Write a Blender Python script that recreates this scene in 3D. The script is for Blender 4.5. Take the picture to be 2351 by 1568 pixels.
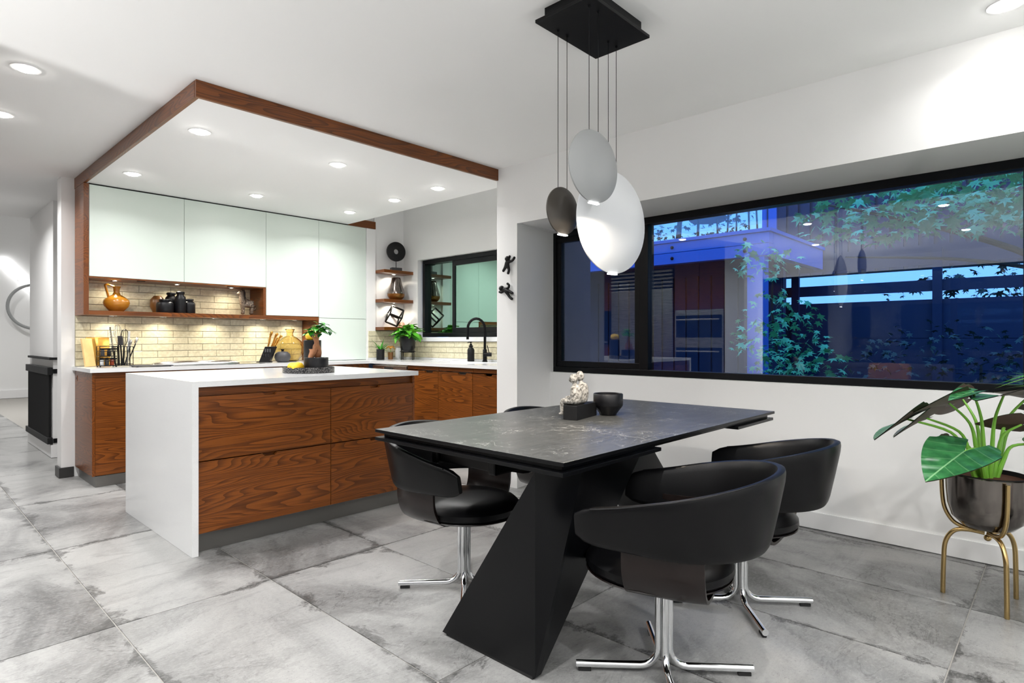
import bpy, bmesh, math, random
from mathutils import Vector, Matrix, Euler
random.seed(7)
PI = math.pi
SC = bpy.context.scene
COL = SC.collection
for o in list(bpy.data.objects):
    bpy.data.objects.remove(o)

# ------------------------------------------------------------------ camera
F_PX, IMG_W, IMG_H, HORIZON = 1362.0, 2351.0, 1568.0, 779.0
CAM_H = 1.143
AX = math.atan2(2450 - 1175.5, F_PX)            # angle of +X to the right of the view direction
cam_d = bpy.data.cameras.new('camera')
cam = bpy.data.objects.new('camera', cam_d)
COL.objects.link(cam)
cam.location = (0, 0, CAM_H)
cam.rotation_euler = (PI / 2, 0, AX - PI / 2)
cam_d.sensor_width = 36.0
cam_d.lens = 36.0 * F_PX / IMG_W
cam_d.shift_y = (HORIZON - IMG_H / 2) / IMG_W
cam_d.clip_start = 0.05
SC.camera = cam

# ------------------------------------------------------------------ view, world (clear blue dusk)
SC.view_settings.view_transform = 'Standard'
SC.view_settings.look = 'None'
SC.view_settings.gamma = 1.0
SC.view_settings.use_curve_mapping = False
SC.view_settings.exposure = 0.76
try:
    SC.cycles.use_denoising = True
    SC.cycles.use_adaptive_sampling = True
    SC.cycles.adaptive_threshold = 0.04
    SC.cycles.max_bounces = 9
    SC.cycles.diffuse_bounces = 5
    SC.cycles.glossy_bounces = 4
    SC.cycles.transparent_max_bounces = 16
    SC.cycles.sample_clamp_indirect = 6.0
    SC.cycles.caustics_reflective = False
    SC.cycles.caustics_refractive = False
except Exception:
    pass
W = bpy.data.worlds.new('dusk_sky')
SC.world = W
W.use_nodes = True
_bg = W.node_tree.nodes['Background']
_bg.inputs[0].default_value = (0.16, 0.42, 1.0, 1)
_bg.inputs[1].default_value = 1.3

LAMP_W = 9.0       # one recessed ceiling lamp
UPLIGHT_W = 44.0   # one floor uplighter
def area_lamp(name, loc, power, size, color=(1, 0.95, 0.88), spread=150, parent=None, rot=(0, 0, 0)):
    d = bpy.data.lights.new(name, 'AREA')
    d.shape = 'DISK'; d.size = size; d.energy = power; d.color = color; d.spread = math.radians(spread)
    o = bpy.data.objects.new(name, d)
    COL.objects.link(o)
    o.location = loc; o.rotation_euler = rot
    if parent: o.parent = parent
    return o

# ------------------------------------------------------------------ materials
MATS = {}
class NT:
    def __init__(s, name):
        s.m = bpy.data.materials.new(name); s.m.use_nodes = True
        s.t = s.m.node_tree; s.n = s.t.nodes; s.b = s.n['Principled BSDF']; s.out = s.n['Material Output']
        MATS[name] = s.m
    def add(s, typ, _set=None, **inp):
        nd = s.n.new(typ)
        for k, v in (_set or {}).items(): setattr(nd, k, v)
        for k, v in inp.items(): s.put(nd.inputs[int(k[1:])] if k[0] == '_' and k[1:].isdigit() else nd.inputs[k.replace('__', ' ')], v)
        return nd
    def put(s, sock, v):
        if hasattr(v, 'is_output') or isinstance(v, bpy.types.NodeSocket): s.t.links.new(v, sock)
        else: sock.default_value = v
    def p(s, **kw):
        for k, v in kw.items(): s.put(s.b.inputs[k.replace('__', ' ')], v)
        return s
    def math(s, op, a, b=0.0, clamp=False):
        nd = s.add('ShaderNodeMath', {'operation': op, 'use_clamp': clamp}, _0=a, _1=b); return nd.outputs[0]
    def ramp(s, fac, stops, interp='LINEAR'):
        nd = s.n.new('ShaderNodeValToRGB'); cr = nd.color_ramp; cr.interpolation = interp
        while len(cr.elements) < len(stops): cr.elements.new(0.5)
        for e, (p, c) in zip(cr.elements, stops):
            e.position = p; e.color = (*c, 1) if len(c) == 3 else c
        s.t.links.new(fac, nd.inputs[0]); return nd.outputs[0]
    def mix(s, fac, a, b, mode='MIX'):
        nd = s.n.new('ShaderNodeMix'); nd.data_type = 'RGBA'; nd.blend_type = mode
        s.put(nd.inputs['Factor'], fac); s.put(nd.inputs[6], a); s.put(nd.inputs[7], b); return nd.outputs[2]
    def coord(s, scale=(1, 1, 1), rnd=False, loc=(0, 0, 0), kind='Object'):
        tc = s.n.new('ShaderNodeTexCoord'); v = tc.outputs[kind]
        mp = s.n.new('ShaderNodeMapping'); s.t.links.new(v, mp.inputs[0]); mp.inputs[3].default_value = scale; mp.inputs[1].default_value = loc
        v = mp.outputs[0]
        if rnd:
            oi = s.n.new('ShaderNodeObjectInfo'); k = s.math('MULTIPLY', oi.outputs['Random'], 53.7)
            cb = s.add('ShaderNodeCombineXYZ', None, X=k, Y=s.math('MULTIPLY', oi.outputs['Random'], 91.3), Z=s.math('MULTIPLY', oi.outputs['Random'], 17.9))
            v = s.add('ShaderNodeVectorMath', {'operation': 'ADD'}, _0=v, _1=cb.outputs[0]).outputs[0]
        return v
    def noise(s, vec, scale, detail=4.0, rough=0.55, dist=0.0):
        return s.add('ShaderNodeTexNoise', None, Vector=vec, Scale=scale, Detail=detail, Roughness=rough, Distortion=dist).outputs['Fac']
    def bump(s, h, strength=0.2, dist=0.002):
        nd = s.add('ShaderNodeBump', None, Strength=strength, Distance=dist, Height=h); s.put(s.b.inputs['Normal'], nd.outputs[0]); return s

def C(*v): return (*v, 1)
def srgb(r, g, b):
    f = lambda c: (c / 255 / 12.92) if c / 255 <= .04045 else ((c / 255 + .055) / 1.055) ** 2.4
    return (f(r), f(g), f(b), 1)
def plain(name, col, rough=0.5, metal=0.0, spec=0.5, coat=0.0, vary=0.0, bumpy=0.0, bscale=200.0, **kw):
    m = NT(name); m.p(Base__Color=col, Roughness=rough, Metallic=metal, Specular__IOR__Level=spec, Coat__Weight=coat, **kw)
    if vary or bumpy:
        n = m.noise(m.coord(), bscale, 3)
        if vary:
            c2 = tuple(max(0, min(1, c * (1 - vary))) for c in col[:3]) + (1,)
            c3 = tuple(max(0, min(1, c * (1 + vary))) for c in col[:3]) + (1,)
            m.put(m.b.inputs['Base Color'], m.mix(n, c2, c3))
        if bumpy: m.bump(n, bumpy)
    return m.m
def emis(name, col, strength):
    m = NT(name); m.p(Base__Color=col, Emission__Color=col, Emission__Strength=strength); return m.m

plain('wall_paint', C(.85, .85, .845), .62, bumpy=.04, bscale=400)
plain('ceiling_paint', C(.90, .90, .895), .75)
plain('trim_paint', C(.84, .84, .84), .35)
plain('black_metal', C(.0022, .0024, .003), .30, spec=.22, bumpy=.05, bscale=900)
plain('black_frame', C(.003, .0035, .005), .33, spec=.25)
plain('kick_steel', C(.20, .195, .185), .35, .7)
plain('black_ceramic', C(.006, .006, .0075), .38, spec=.35, bumpy=.06, bscale=150)
plain('black_matte', C(.006, .006, .0065), .55, spec=.3, bumpy=.1, bscale=200)
plain('charcoal_plinth', C(.03, .03, .03), .45)
plain('mint_glass', C(.68, .76, .70), .42)
plain('cabinet_carcass', C(.72, .75, .71), .5)
plain('chrome', C(.78, .79, .8), .08, 1.0)
plain('rubber', C(.01, .01, .01), .8)
plain('amber_ceramic', srgb(190, 126, 38), .22, coat=.5)
plain('gold_metal', srgb(226, 172, 84), .22, .9)
plain('board_wood', srgb(222, 188, 130), .5, vary=.15, bscale=30)
plain('leaf_green', srgb(58, 148, 38), .32, vary=.35, bscale=14)
plain('leaf_dark', srgb(38, 96, 48), .33, vary=.35, bscale=20)
plain('stem_green', srgb(126, 188, 66), .4, vary=.15, bscale=20)
plain('leaf_underside', srgb(76, 58, 48), .55, vary=.25, bscale=25)
plain('lemon_yellow', srgb(244, 196, 40), .45, bumpy=.2, bscale=180)
plain('soil', srgb(92, 52, 32), .95, vary=.5, bumpy=.8, bscale=90)
plain('trunk_brown', srgb(150, 100, 66), .7, vary=.4, bumpy=.4, bscale=60)
plain('white_plastic', C(.8, .8, .8), .35)
plain('blue_plastic', srgb(40, 80, 200), .4)
plain('red_glass', srgb(150, 60, 30), .2)
plain('mustard_fabric', srgb(150, 100, 24), .9, bumpy=.3, bscale=300)
plain('oven_glass', C(.006, .007, .01), .08)
plain('grout', C(.36, .33, .26), .9)
plain('floor_grout', C(.36, .345, .32), .9)
plain('dark_slate', C(.05, .05, .055), .5, vary=.3, bscale=60)
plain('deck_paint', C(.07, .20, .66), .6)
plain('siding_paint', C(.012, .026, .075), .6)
plain('garden_soil', C(.02, .025, .02), .9)
plain('bark', C(.05, .045, .04), .8, bumpy=.5, bscale=40)
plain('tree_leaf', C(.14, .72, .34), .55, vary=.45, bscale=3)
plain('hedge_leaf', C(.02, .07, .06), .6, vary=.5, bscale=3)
plain('pink_stone', srgb(226, 176, 150), .6)
plain('brown_ceramic', srgb(120, 80, 40), .35)
emis('lamp_glow', C(1, .97, .93), 45.0)
emis('puck_glow', C(1, .93, .8), 12.0)
emis('led_white', C(1, 1, 1), 5.0)

def mk_quartz():
    m = NT('quartz'); n = m.noise(m.coord(), 600, 2); n2 = m.noise(m.coord((1, 1, 4)), 1.6, 4, .6, .4)
    c = m.ramp(n, [(.3, (.66, .67, .68)), (.5, (.80, .81, .815)), (1, (.84, .845, .85))])
    m.put(m.b.inputs['Base Color'], m.mix(m.ramp(n2, [(.45, (0, 0, 0)), (.75, (.25, .25, .25))]), c, C(.70, .71, .72)))
    m.p(Roughness=.11)
mk_quartz()

def mk_walnut(name, along, dark, mid, light, rings=30.0, rough=.33):
    """veneer, grain along the object axis `along`; growth rings show as long cathedral contours"""
    m = NT(name)
    st = [6.6, 6.6, 6.6]; st[along] = .8
    h = m.noise(m.coord(tuple(st), rnd=True), 1.0, 1.5, .4, .15)
    wob = [9.0, 9.0, 9.0]; wob[along] = 1.6
    h2 = m.noise(m.coord(tuple(wob), rnd=True), 1.0, 2.0, .5)
    fine = [150.0] * 3; fine[along] = 2.6
    fb = m.noise(m.coord(tuple(fine)), 1.0, 4, .62)
    tone = m.noise(m.coord((1.6, 1.6, 1.6), rnd=True), 1.0, 2)
    ph = m.math('ADD', m.math('MULTIPLY', h, rings * 2 * PI), m.math('MULTIPLY', h2, 6.0))
    tc = m.n.new('ShaderNodeTexCoord'); sp = m.add('ShaderNodeSeparateXYZ', None, Vector=tc.outputs['Object'])
    oth = [i for i in range(3) if i != along]
    ph = m.math('ADD', ph, m.math('MULTIPLY', m.math('ADD', sp.outputs[oth[0]], sp.outputs[oth[1]]), 34.0 * 2 * PI))
    w = m.math('FRACT', m.math('DIVIDE', ph, 2 * PI))          # early wood -> sharp late-wood line
    w = m.math('POWER', w, 2.2)
    g = m.math('ADD', m.math('MULTIPLY', w, .50), m.math('MULTIPLY', m.math('SUBTRACT', fb, .5), 1.0))
    c = m.ramp(g, [(-.0, light), (.22, mid), (.75, dark)])
    c = m.mix(m.ramp(tone, [(.35, (0, 0, 0)), (.75, (.30, .30, .30))]), c, (*dark, 1))
    m.put(m.b.inputs['Base Color'], c)
    m.p(Roughness=rough, Specular__IOR__Level=.45); m.bump(fb, .05, .001)
D_, M_, L_ = srgb(62, 32, 11)[:3], srgb(103, 54, 16)[:3], srgb(130, 72, 23)[:3]
for ax, nm in enumerate('xyz'): mk_walnut('walnut_' + nm, ax, D_, M_, L_)

def mk_tile():
    m = NT('floor_tile')
    def nz(sx, sy, sc, de, ro, di=0.0): return m.noise(m.coord((sx, sy, 1), rnd=True), sc, de, ro, di)
    cloud = nz(1.0, .6, 1.7, 6, .60, .7)          # large soft patches
    brush = nz(.8, 2.6, 2.4, 8, .72, 1.2)         # dragged brush marks
    grain = nz(1, 1.6, 55, 6, .75)                # mineral grain
    speck = nz(1, 1, 190, 2, .5)
    crack = nz(.9, 1.9, 1.6, 9, .66, 2.2)
    c = m.ramp(cloud, [(.34, (.10, .10, .099)), (.44, (.20, .20, .197)), (.53, (.29, .29, .284)), (.66, (.36, .358, .35))])
    c = m.mix(m.ramp(brush, [(.52, (0, 0, 0)), (.68, (.60, .60, .60))]), c, C(.15, .15, .148))
    cr = m.math('ABSOLUTE', m.math('SUBTRACT', crack, .5))
    c = m.mix(m.math('MULTIPLY', m.ramp(cr, [(.0, (1, 1, 1)), (.016, (0, 0, 0))]), m.ramp(cloud, [(.40, (.9, .9, .9)), (.55, (0, 0, 0))]), True), c, C(.07, .07, .07))
    # burnt rim along parts of the edge
    tc = m.n.new('ShaderNodeTexCoord'); sp = m.add('ShaderNodeSeparateXYZ', None, Vector=tc.outputs['Object'])
    ex = m.math('DIVIDE', m.math('ABSOLUTE', sp.outputs[0]), .312); ey = m.math('DIVIDE', m.math('ABSOLUTE', sp.outputs[1]), .615)
    e = m.math('MAXIMUM', m.math('POWER', ex, 3), m.math('POWER', ey, 8))
    en = nz(1, 1, 2.4, 8, .72, .8)
    em = m.math('SUBTRACT', m.math('ADD', e, m.math('MULTIPLY', en, 3.4)), 2.58)
    em = m.ramp(em, [(.0, (0, 0, 0)), (.10, (.75, .75, .75)), (.35, (1, 1, 1))])
    em = m.math('MULTIPLY', em, m.ramp(grain, [(.40, (.30, .30, .30)), (.52, (1, 1, 1))]), True)
    c = m.mix(m.ramp(grain, [(.46, (0, 0, 0)), (.68, (.32, .32, .32))]), c, C(.46, .457, .448))
    c = m.mix(m.ramp(grain, [(.28, (.5, .5, .5)), (.42, (0, 0, 0))]), c, C(.20, .20, .198))
    c = m.mix(m.math('MULTIPLY', em, .9), c, C(.035, .035, .034))
    c = m.mix(m.ramp(speck, [(.28, (.75, .75, .75)), (.34, (0, 0, 0))]), c, C(.13, .13, .128))
    m.put(m.b.inputs['Base Color'], c)
    m.put(m.b.inputs['Roughness'], m.math('ADD', m.math('MULTIPLY', grain, .25), .24))
    m.bump(grain, .15, .002)
mk_tile()

def mk_glaze():
    m = NT('glazed_tile'); v = m.coord((1, 1, 1), rnd=True)
    n = m.noise(v, 38, 4, .6); l = m.noise(v, 4.0, 2)
    c = m.ramp(n, [(.3, srgb(204, 195, 164)[:3]), (.6, srgb(224, 217, 188)[:3]), (.8, srgb(234, 228, 204)[:3])])
    m.put(m.b.inputs['Base Color'], c)
    h = m.math('ADD', m.math('MULTIPLY', n, .45), l)
    m.p(Roughness=.12, Coat__Weight=.4, Coat__Roughness=.06); m.bump(h, .35, .006)
mk_glaze()

def mk_steel():
    m = NT('stainless'); n = m.noise(m.coord((2, 2, 140)), 3, 3)
    m.p(Base__Color=C(.60, .60, .59), Metallic=1.0); m.put(m.b.inputs['Roughness'], m.math('ADD', m.math('MULTIPLY', n, .15), .2))
mk_steel()
def mk_gunmetal():
    m = NT('gunmetal'); n = m.noise(m.coord((140, 140, 1)), 2, 3)
    m.p(Base__Color=C(.20, .18, .165), Metallic=1.0); m.put(m.b.inputs['Roughness'], m.math('ADD', m.math('MULTIPLY', n, .06), .13))
mk_gunmetal()
plain('brass', srgb(196, 168, 116), .26, 1.0)
def mk_leather():
    m = NT('black_leather'); v = m.coord(); n = m.add('ShaderNodeTexVoronoi', None, Vector=v, Scale=420.0).outputs['Distance']
    m.p(Base__Color=C(.0022, .0022, .0027), Roughness=.36, Specular__IOR__Level=.24); m.bump(n, .12, .001)
mk_leather()
plain('dark_plywood', srgb(26, 18, 16), .26, spec=.35, vary=.3, bscale=30)
def mk_stone():
    m = NT('table_ceramic'); v = m.coord((1, 1, 1))
    wv = m.noise(v, 2.2, 4, .6)
    dv = m.add('ShaderNodeVectorMath', {'operation': 'ADD'}, _0=v, _1=m.add('ShaderNodeTexNoise', None, Vector=v, Scale=3.0, Detail=5.0).outputs['Color']).outputs[0]
    def vein(sc, a, b):
        vo = m.add('ShaderNodeTexVoronoi', {'feature': 'DISTANCE_TO_EDGE'}, Vector=dv, Scale=sc).outputs['Distance']
        return m.ramp(vo, [(a, (1, 1, 1)), (b, (0, 0, 0))])
    msk = m.noise(v, 5.0, 4, .7)
    ve = m.math('MULTIPLY', m.math('MAXIMUM', vein(2.6, 0, .008), m.math('MULTIPLY', vein(9.0, 0, .016), .75)), m.ramp(msk, [(.44, (0, 0, 0)), (.62, (1, 1, 1))]), True)
    st = m.noise(m.coord((3, 22, 1)), 3, 5, .6)
    c = m.ramp(st, [(.3, (.044, .047, .046)), (.7, (.088, .089, .086))])
    c = m.mix(m.math('MULTIPLY', ve, .75), c, C(.62, .62, .60))
    m.put(m.b.inputs['Base Color'], c); m.p(Roughness=.33, Specular__IOR__Level=.62); m.bump(st, .05, .001)
mk_stone()
def mk_granite():
    m = NT('speckled_black'); n = m.noise(m.coord(), 260, 2, .5)
    m.put(m.b.inputs['Base Color'], m.ramp(n, [(.55, (.012, .012, .013)), (.62, (.25, .24, .23))])); m.p(Roughness=.14)
mk_granite()
def mk_rough_stone():
    m = NT('weathered_stone'); n = m.noise(m.coord(), 90, 5, .7); b = m.noise(m.coord(), 16, 3)
    c = m.ramp(n, [(.38, (.07, .063, .056)), (.52, (.36, .345, .315)), (.72, (.62, .60, .56))])
    m.put(m.b.inputs['Base Color'], c); m.p(Roughness=.9); m.bump(n, .5, .003)
mk_rough_stone()
def mk_pattern():
    m = NT('swirl_carving'); v = m.coord()
    vo = m.add('ShaderNodeTexVoronoi', None, Vector=v, Scale=38.0).outputs['Distance']
    s = m.math('SINE', m.math('MULTIPLY', vo, 26.0))
    m.put(m.b.inputs['Base Color'], m.ramp(s, [(.45, (.022, .011, .006)), (.75, (.36, .28, .2))])); m.p(Roughness=.45)
mk_pattern()
def mk_bronze_vase():
    m = NT('glazed_bronze'); n = m.noise(m.coord((60, 60, 2)), 1, 3)
    m.put(m.b.inputs['Base Color'], m.ramp(n, [(.3, (.05, .04, .035)), (.6, (.24, .20, .18)), (.8, (.40, .34, .30))])); m.p(Roughness=.16, Metallic=.75)
mk_bronze_vase()
plain('vase_base_bronze', srgb(140, 92, 40), .3, .6, vary=.4, bscale=60)
def mk_alocasia():
    m = NT('alocasia_leaf'); tc = m.n.new('ShaderNodeTexCoord'); sp = m.add('ShaderNodeSeparateXYZ', None, Vector=tc.outputs['Object'])
    ay = m.math('ABSOLUTE', sp.outputs[1])
    mid = m.math('LESS_THAN', ay, .0022)
    ph = m.math('SINE', m.math('MULTIPLY', m.math('SUBTRACT', sp.outputs[0], m.math('MULTIPLY', ay, .75)), 120.0))
    side = m.math('GREATER_THAN', ph, .965)
    ve = m.math('MAXIMUM', mid, m.math('MULTIPLY', side, .3))
    n = m.noise(m.coord(), 30, 3)
    c = m.ramp(n, [(.3, srgb(30, 84, 48)[:3]), (.7, srgb(60, 128, 74)[:3])])
    m.put(m.b.inputs['Base Color'], m.mix(ve, c, srgb(120, 170, 120))); m.p(Roughness=.28); m.bump(ph, .35, .003)
mk_alocasia()
def mk_tree_translucent(name, col):
    pass

def mk_window_glass(name, boost, tint, refl=C(.95, .97, 1)):
    m = NT(name); m.n.remove(m.b)
    fr = m.add('ShaderNodeFresnel', None, IOR=1.52).outputs[0]
    f = m.math('ADD', m.math('MULTIPLY', fr, 1.0), boost, True)
    tr = m.add('ShaderNodeBsdfTransparent', None, Color=tint); gl = m.add('ShaderNodeBsdfGlossy', None, Color=refl, Roughness=0.0)
    mx = m.add('ShaderNodeMixShader', None, _0=f, _1=tr.outputs[0], _2=gl.outputs[0])
    m.t.links.new(mx.outputs[0], m.out.inputs[0])
mk_window_glass('window_glass', .022, C(.86, .9, .95))
mk_window_glass('kitchen_window_glass', .40, C(.5, .8, .75), C(.62, .95, .82))
mk_window_glass('railing_glass', .04, C(.9, .95, 1))
def mk_amber_glass():
    m = NT('amber_glass'); m.p(Base__Color=srgb(248, 237, 196), Roughness=.03, Transmission__Weight=1.0, IOR=1.3); n = m.noise(m.coord(), 18, 2); m.bump(n, .3, .004)
mk_amber_glass()
def mk_frost():
    m = NT('frosted_white'); m.p(Base__Color=C(.80, .82, .84), Roughness=.42, Subsurface__Weight=.0, Transmission__Weight=.12)
mk_frost()
plain('grey_lacquer', C(.30, .31, .31), .5)
plain('bronze_lacquer', C(.062, .054, .045), .42, .2)
M = MATS

# ------------------------------------------------------------------ geometry helpers
def bm_box(bm, x0, x1, y0, y1, z0, z1, bev=0.0):
    vs = [bm.verts.new(c) for c in ((x0, y0, z0), (x1, y0, z0), (x1, y1, z0), (x0, y1, z0), (x0, y0, z1), (x1, y0, z1), (x1, y1, z1), (x0, y1, z1))]
    fs = [bm.faces.new([vs[i] for i in f]) for f in ((0, 3, 2, 1), (4, 5, 6, 7), (0, 1, 5, 4), (1, 2, 6, 5), (2, 3, 7, 6), (3, 0, 4, 7))]
    if bev:
        es = list({e for f in fs for e in f.edges})
        bmesh.ops.bevel(bm, geom=es, offset=bev, segments=2, affect='EDGES', profile=.6)
    return bm
def BOX(*a, bev=0.0):
    return bm_box(bmesh.new(), *a, bev=bev)
def bm_prism(bm, pts, z0, z1):
    n = len(pts); lo = [bm.verts.new((x, y, z0)) for x, y in pts]; hi = [bm.verts.new((x, y, z1)) for x, y in pts]
    bm.faces.new(lo[::-1]); bm.faces.new(hi)
    for i in range(n): bm.faces.new((lo[i], lo[(i + 1) % n], hi[(i + 1) % n], hi[i]))
    bmesh.ops.recalc_face_normals(bm, faces=bm.faces[:])
    return bm
def bm_lathe(bm, prof, segs=32, c=(0, 0, 0), sx=1.0, sy=1.0):
    """prof: list of (r, z); closes at r == 0"""
    rings = []
    for r, z in prof:
        if r < 1e-6: rings.append([bm.verts.new((c[0], c[1], c[2] + z))])
        else: rings.append([bm.verts.new((c[0] + sx * r * math.cos(2 * PI * i / segs), c[1] + sy * r * math.sin(2 * PI * i / segs), c[2] + z)) for i in range(segs)])
    for a, b in zip(rings, rings[1:]):
        for i in range(segs):
            j = (i + 1) % segs
            if len(a) == 1 and len(b) == 1: continue
            if len(a) == 1: bm.faces.new((a[0], b[j], b[i]))
            elif len(b) == 1: bm.faces.new((a[i], a[j], b[0]))
            else: bm.faces.new((a[i], a[j], b[j], b[i]))
    bmesh.ops.recalc_face_normals(bm, faces=bm.faces[:])
    return bm
def LATHE(prof, segs=32, **k): return bm_lathe(bmesh.new(), prof, segs, **k)
def smooth_pts(pts, n=6):
    """Catmull-Rom through pts"""
    P = [Vector(p) for p in pts]; out = []
    for i in range(len(P) - 1):
        p0, p1, p2, p3 = P[max(i - 1, 0)], P[i], P[i + 1], P[min(i + 2, len(P) - 1)]
        for k in range(n):
            t = k / n
            out.append(.5 * ((2 * p1) + (p2 - p0) * t + (2 * p0 - 5 * p1 + 4 * p2 - p3) * t * t + (3 * p1 - p0 - 3 * p2 + p3) * t ** 3))
    out.append(P[-1]); return out
def bm_tube(bm, pts, r, segs=10, cap=True, closed=False):
    P = [Vector(p) for p in pts]; n = len(P); R = r if hasattr(r, '__len__') else [r] * n
    up = Vector((0, 0, 1)); rings = []; nrm = None
    for i in range(n):
        if closed: t = (P[(i + 1) % n] - P[i - 1]).normalized()
        else: t = (P[min(i + 1, n - 1)] - P[max(i - 1, 0)]).normalized()
        if nrm is None: nrm = t.cross(up if abs(t.z) < .9 else Vector((1, 0, 0))).normalized()
        nrm = (nrm - t * nrm.dot(t)).normalized(); b = t.cross(nrm)
        rings.append([bm.verts.new(P[i] + (nrm * math.cos(2 * PI * k / segs) + b * math.sin(2 * PI * k / segs)) * R[i]) for k in range(segs)])
    prs = list(zip(rings, rings[1:])) + ([(rings[-1], rings[0])] if closed else [])
    for a, b in prs:
        for k in range(segs): bm.faces.new((a[k], a[(k + 1) % segs], b[(k + 1) % segs], b[k]))
    if cap and not closed: bm.faces.new(rings[0][::-1]); bm.faces.new(rings[-1])
    return bm
def TUBE(pts, r, segs=10, **k): return bm_tube(bmesh.new(), pts, r, segs, **k)
def bm_ball(bm, c, r, sx=1, sy=1, sz=1, seg=16):
    bmesh.ops.create_uvsphere(bm, u_segments=seg, v_segments=max(8, seg // 2 + 2), radius=r, matrix=Matrix.Translation(c) @ Matrix.Diagonal((sx, sy, sz, 1)))
    return bm
def BALL(c, r, **k): return bm_ball(bmesh.new(), c, r, **k)

def obj(name, bm, mat, parent=None, smooth=False, world=False):
    """link bm as ONE mesh object; world=True: coordinates are world ones and the parent is an unrotated Empty"""
    me = bpy.data.meshes.new(name)
    if world and parent is not None: bmesh.ops.translate(bm, verts=bm.verts[:], vec=-parent.location)
    bm.to_mesh(me); bm.free()
    mats = mat if isinstance(mat, (list, tuple)) else [mat]
    for m in mats: me.materials.append(M[m])
    if smooth:
        me.polygons.foreach_set('use_smooth', [True] * len(me.polygons))
        try: me.set_sharp_from_angle(angle=math.radians(40))
        except Exception: pass
    o = bpy.data.objects.new(name, me); COL.objects.link(o)
    if parent is not None: o.parent = parent
    return o
def wpart(name, bm, mat, parent, smooth=False): return obj(name, bm, mat, parent, smooth, world=True)
def sub(name, bm, mat, parent, root, smooth=False):
    """sub-part given in world coordinates, below a part whose own transform is identity under root"""
    bmesh.ops.translate(bm, verts=bm.verts[:], vec=-root.location)
    return obj(name, bm, mat, parent, smooth)
def tag(o, label, cat, group=None, kind=None):
    if label: o['label'] = label
    if cat: o['category'] = cat
    if group: o['group'] = group
    if kind: o['kind'] = kind
    return o
def thing(name, label, cat, loc=(0, 0, 0), rotz=0.0, group=None):
    o = bpy.data.objects.new(name, None); COL.objects.link(o); o.empty_display_size = .05
    o.location = loc; o.rotation_euler = (0, 0, rotz); return tag(o, label, cat, group)
def struct(name, bm, mat, label=None, parent=None, smooth=False):
    o = obj(name, bm, mat, parent, smooth)
    if parent is None:
        o['kind'] = 'structure'
        if label: o['label'] = label
    return o
def inst(src, name, parent, loc=(0, 0, 0), rot=(0, 0, 0), scale=(1, 1, 1)):
    o = bpy.data.objects.new(name, src); COL.objects.link(o); o.parent = parent; o.location = loc; o.rotation_euler = rot; o.scale = scale; return o
def mesh_of(bm, name, mat, smooth=False):
    me = bpy.data.meshes.new(name); bm.to_mesh(me); bm.free()
    for m in (mat if isinstance(mat, (list, tuple)) else [mat]): me.materials.append(M[m])
    if smooth: me.polygons.foreach_set('use_smooth', [True] * len(me.polygons))
    return me
def copy_tree(o, parent=None):
    c = o.copy(); COL.objects.link(c); c.parent = parent
    for ch in o.children: copy_tree(ch, c)
    return c
def skin(name, joints, edges, mat, parent=None, levels=2, loc=(0, 0, 0)):
    """joints: (x, y, z, r); one continuous skinned body"""
    me = bpy.data.meshes.new(name); me.from_pydata([j[:3] for j in joints], edges, []); me.materials.append(M[mat])
    o = bpy.data.objects.new(name, me); COL.objects.link(o)
    if parent is not None: o.parent = parent
    o.location = loc
    sk = o.modifiers.new('skin', 'SKIN'); sk.use_smooth_shade = True
    for i, j in enumerate(joints): me.skin_vertices[0].data[i].radius = (j[3], j[3])
    me.skin_vertices[0].data[0].use_root = True
    sb = o.modifiers.new('subdiv', 'SUBSURF'); sb.levels = levels; sb.render_levels = levels
    return o

# ------------------------------------------------------------------ the room shell
CEIL, SOF = 2.485, 2.400
XL, YB = -3.2, -2.6                         # far left and back of the room behind the camera
X_UP, X_LOW = 3.347, 3.857                  # bulkhead above the window, wall below it
Y_REC, Y_PIL = 3.079, 3.295
X_SINK, Y_BACK, Y_FACE = 4.26, 6.05, 5.733

fl = struct('floor', BOX(XL - .3, 4.4, YB - .3, 15.3, -.12, -.0035), 'floor_grout', 'large format grey cement-look porcelain tile floor')
TX, TY = .628, 1.235
tile_me = mesh_of(BOX(-TX / 2 + .0025, TX / 2 - .0025, -TY / 2 + .0025, TY / 2 - .0025, -.012, 0, bev=.0012), 'tile', 'floor_tile')
for i in range(-6, 6):
    for j in range(-3, 13):
        cx, cy = .65 + (i + .5) * TX, .30 + (j + .5) * TY
        if cx > 1.3 and cy > 6.6: continue
        if cx - TX / 2 > 3.4 and cy > 3.4: continue
        inst(tile_me, 'tile', fl, (cx, cy, 0), (0, 0, PI if (i * 7 + j * 3) % 2 else 0))

c_ = bmesh.new()
bm_box(c_, XL - .3, 3.51, YB - .3, 6.2, CEIL, CEIL + .15); bm_box(c_, XL - .3, 2.75, 6.2, 8.43, CEIL, CEIL + .15)
bm_box(c_, 3.51, 4.4, YB - .3, 3.295, CEIL, CEIL + .15); bm_box(c_, 3.5, 4.4, 3.29, 6.2, 2.80, 2.95)
bm_box(c_, 3.44, 3.51, 3.295, 6.2, CEIL + .15, 2.80); bm_box(c_, 3.51, 4.4, 3.225, 3.295, CEIL + .15, 2.80)
struct('ceiling', c_, 'ceiling_paint', 'flat white painted ceiling of the dining room')
struct('ceiling_hall', BOX(XL - .3, 2.9, 8.43, 15.3, 3.62, 3.75), 'ceiling_paint', 'higher white ceiling of the stair hall')
struct('trim_3', BOX(XL - .3, 2.75, 8.43, 8.5, CEIL + .15, 3.62), 'wall_paint')
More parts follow.
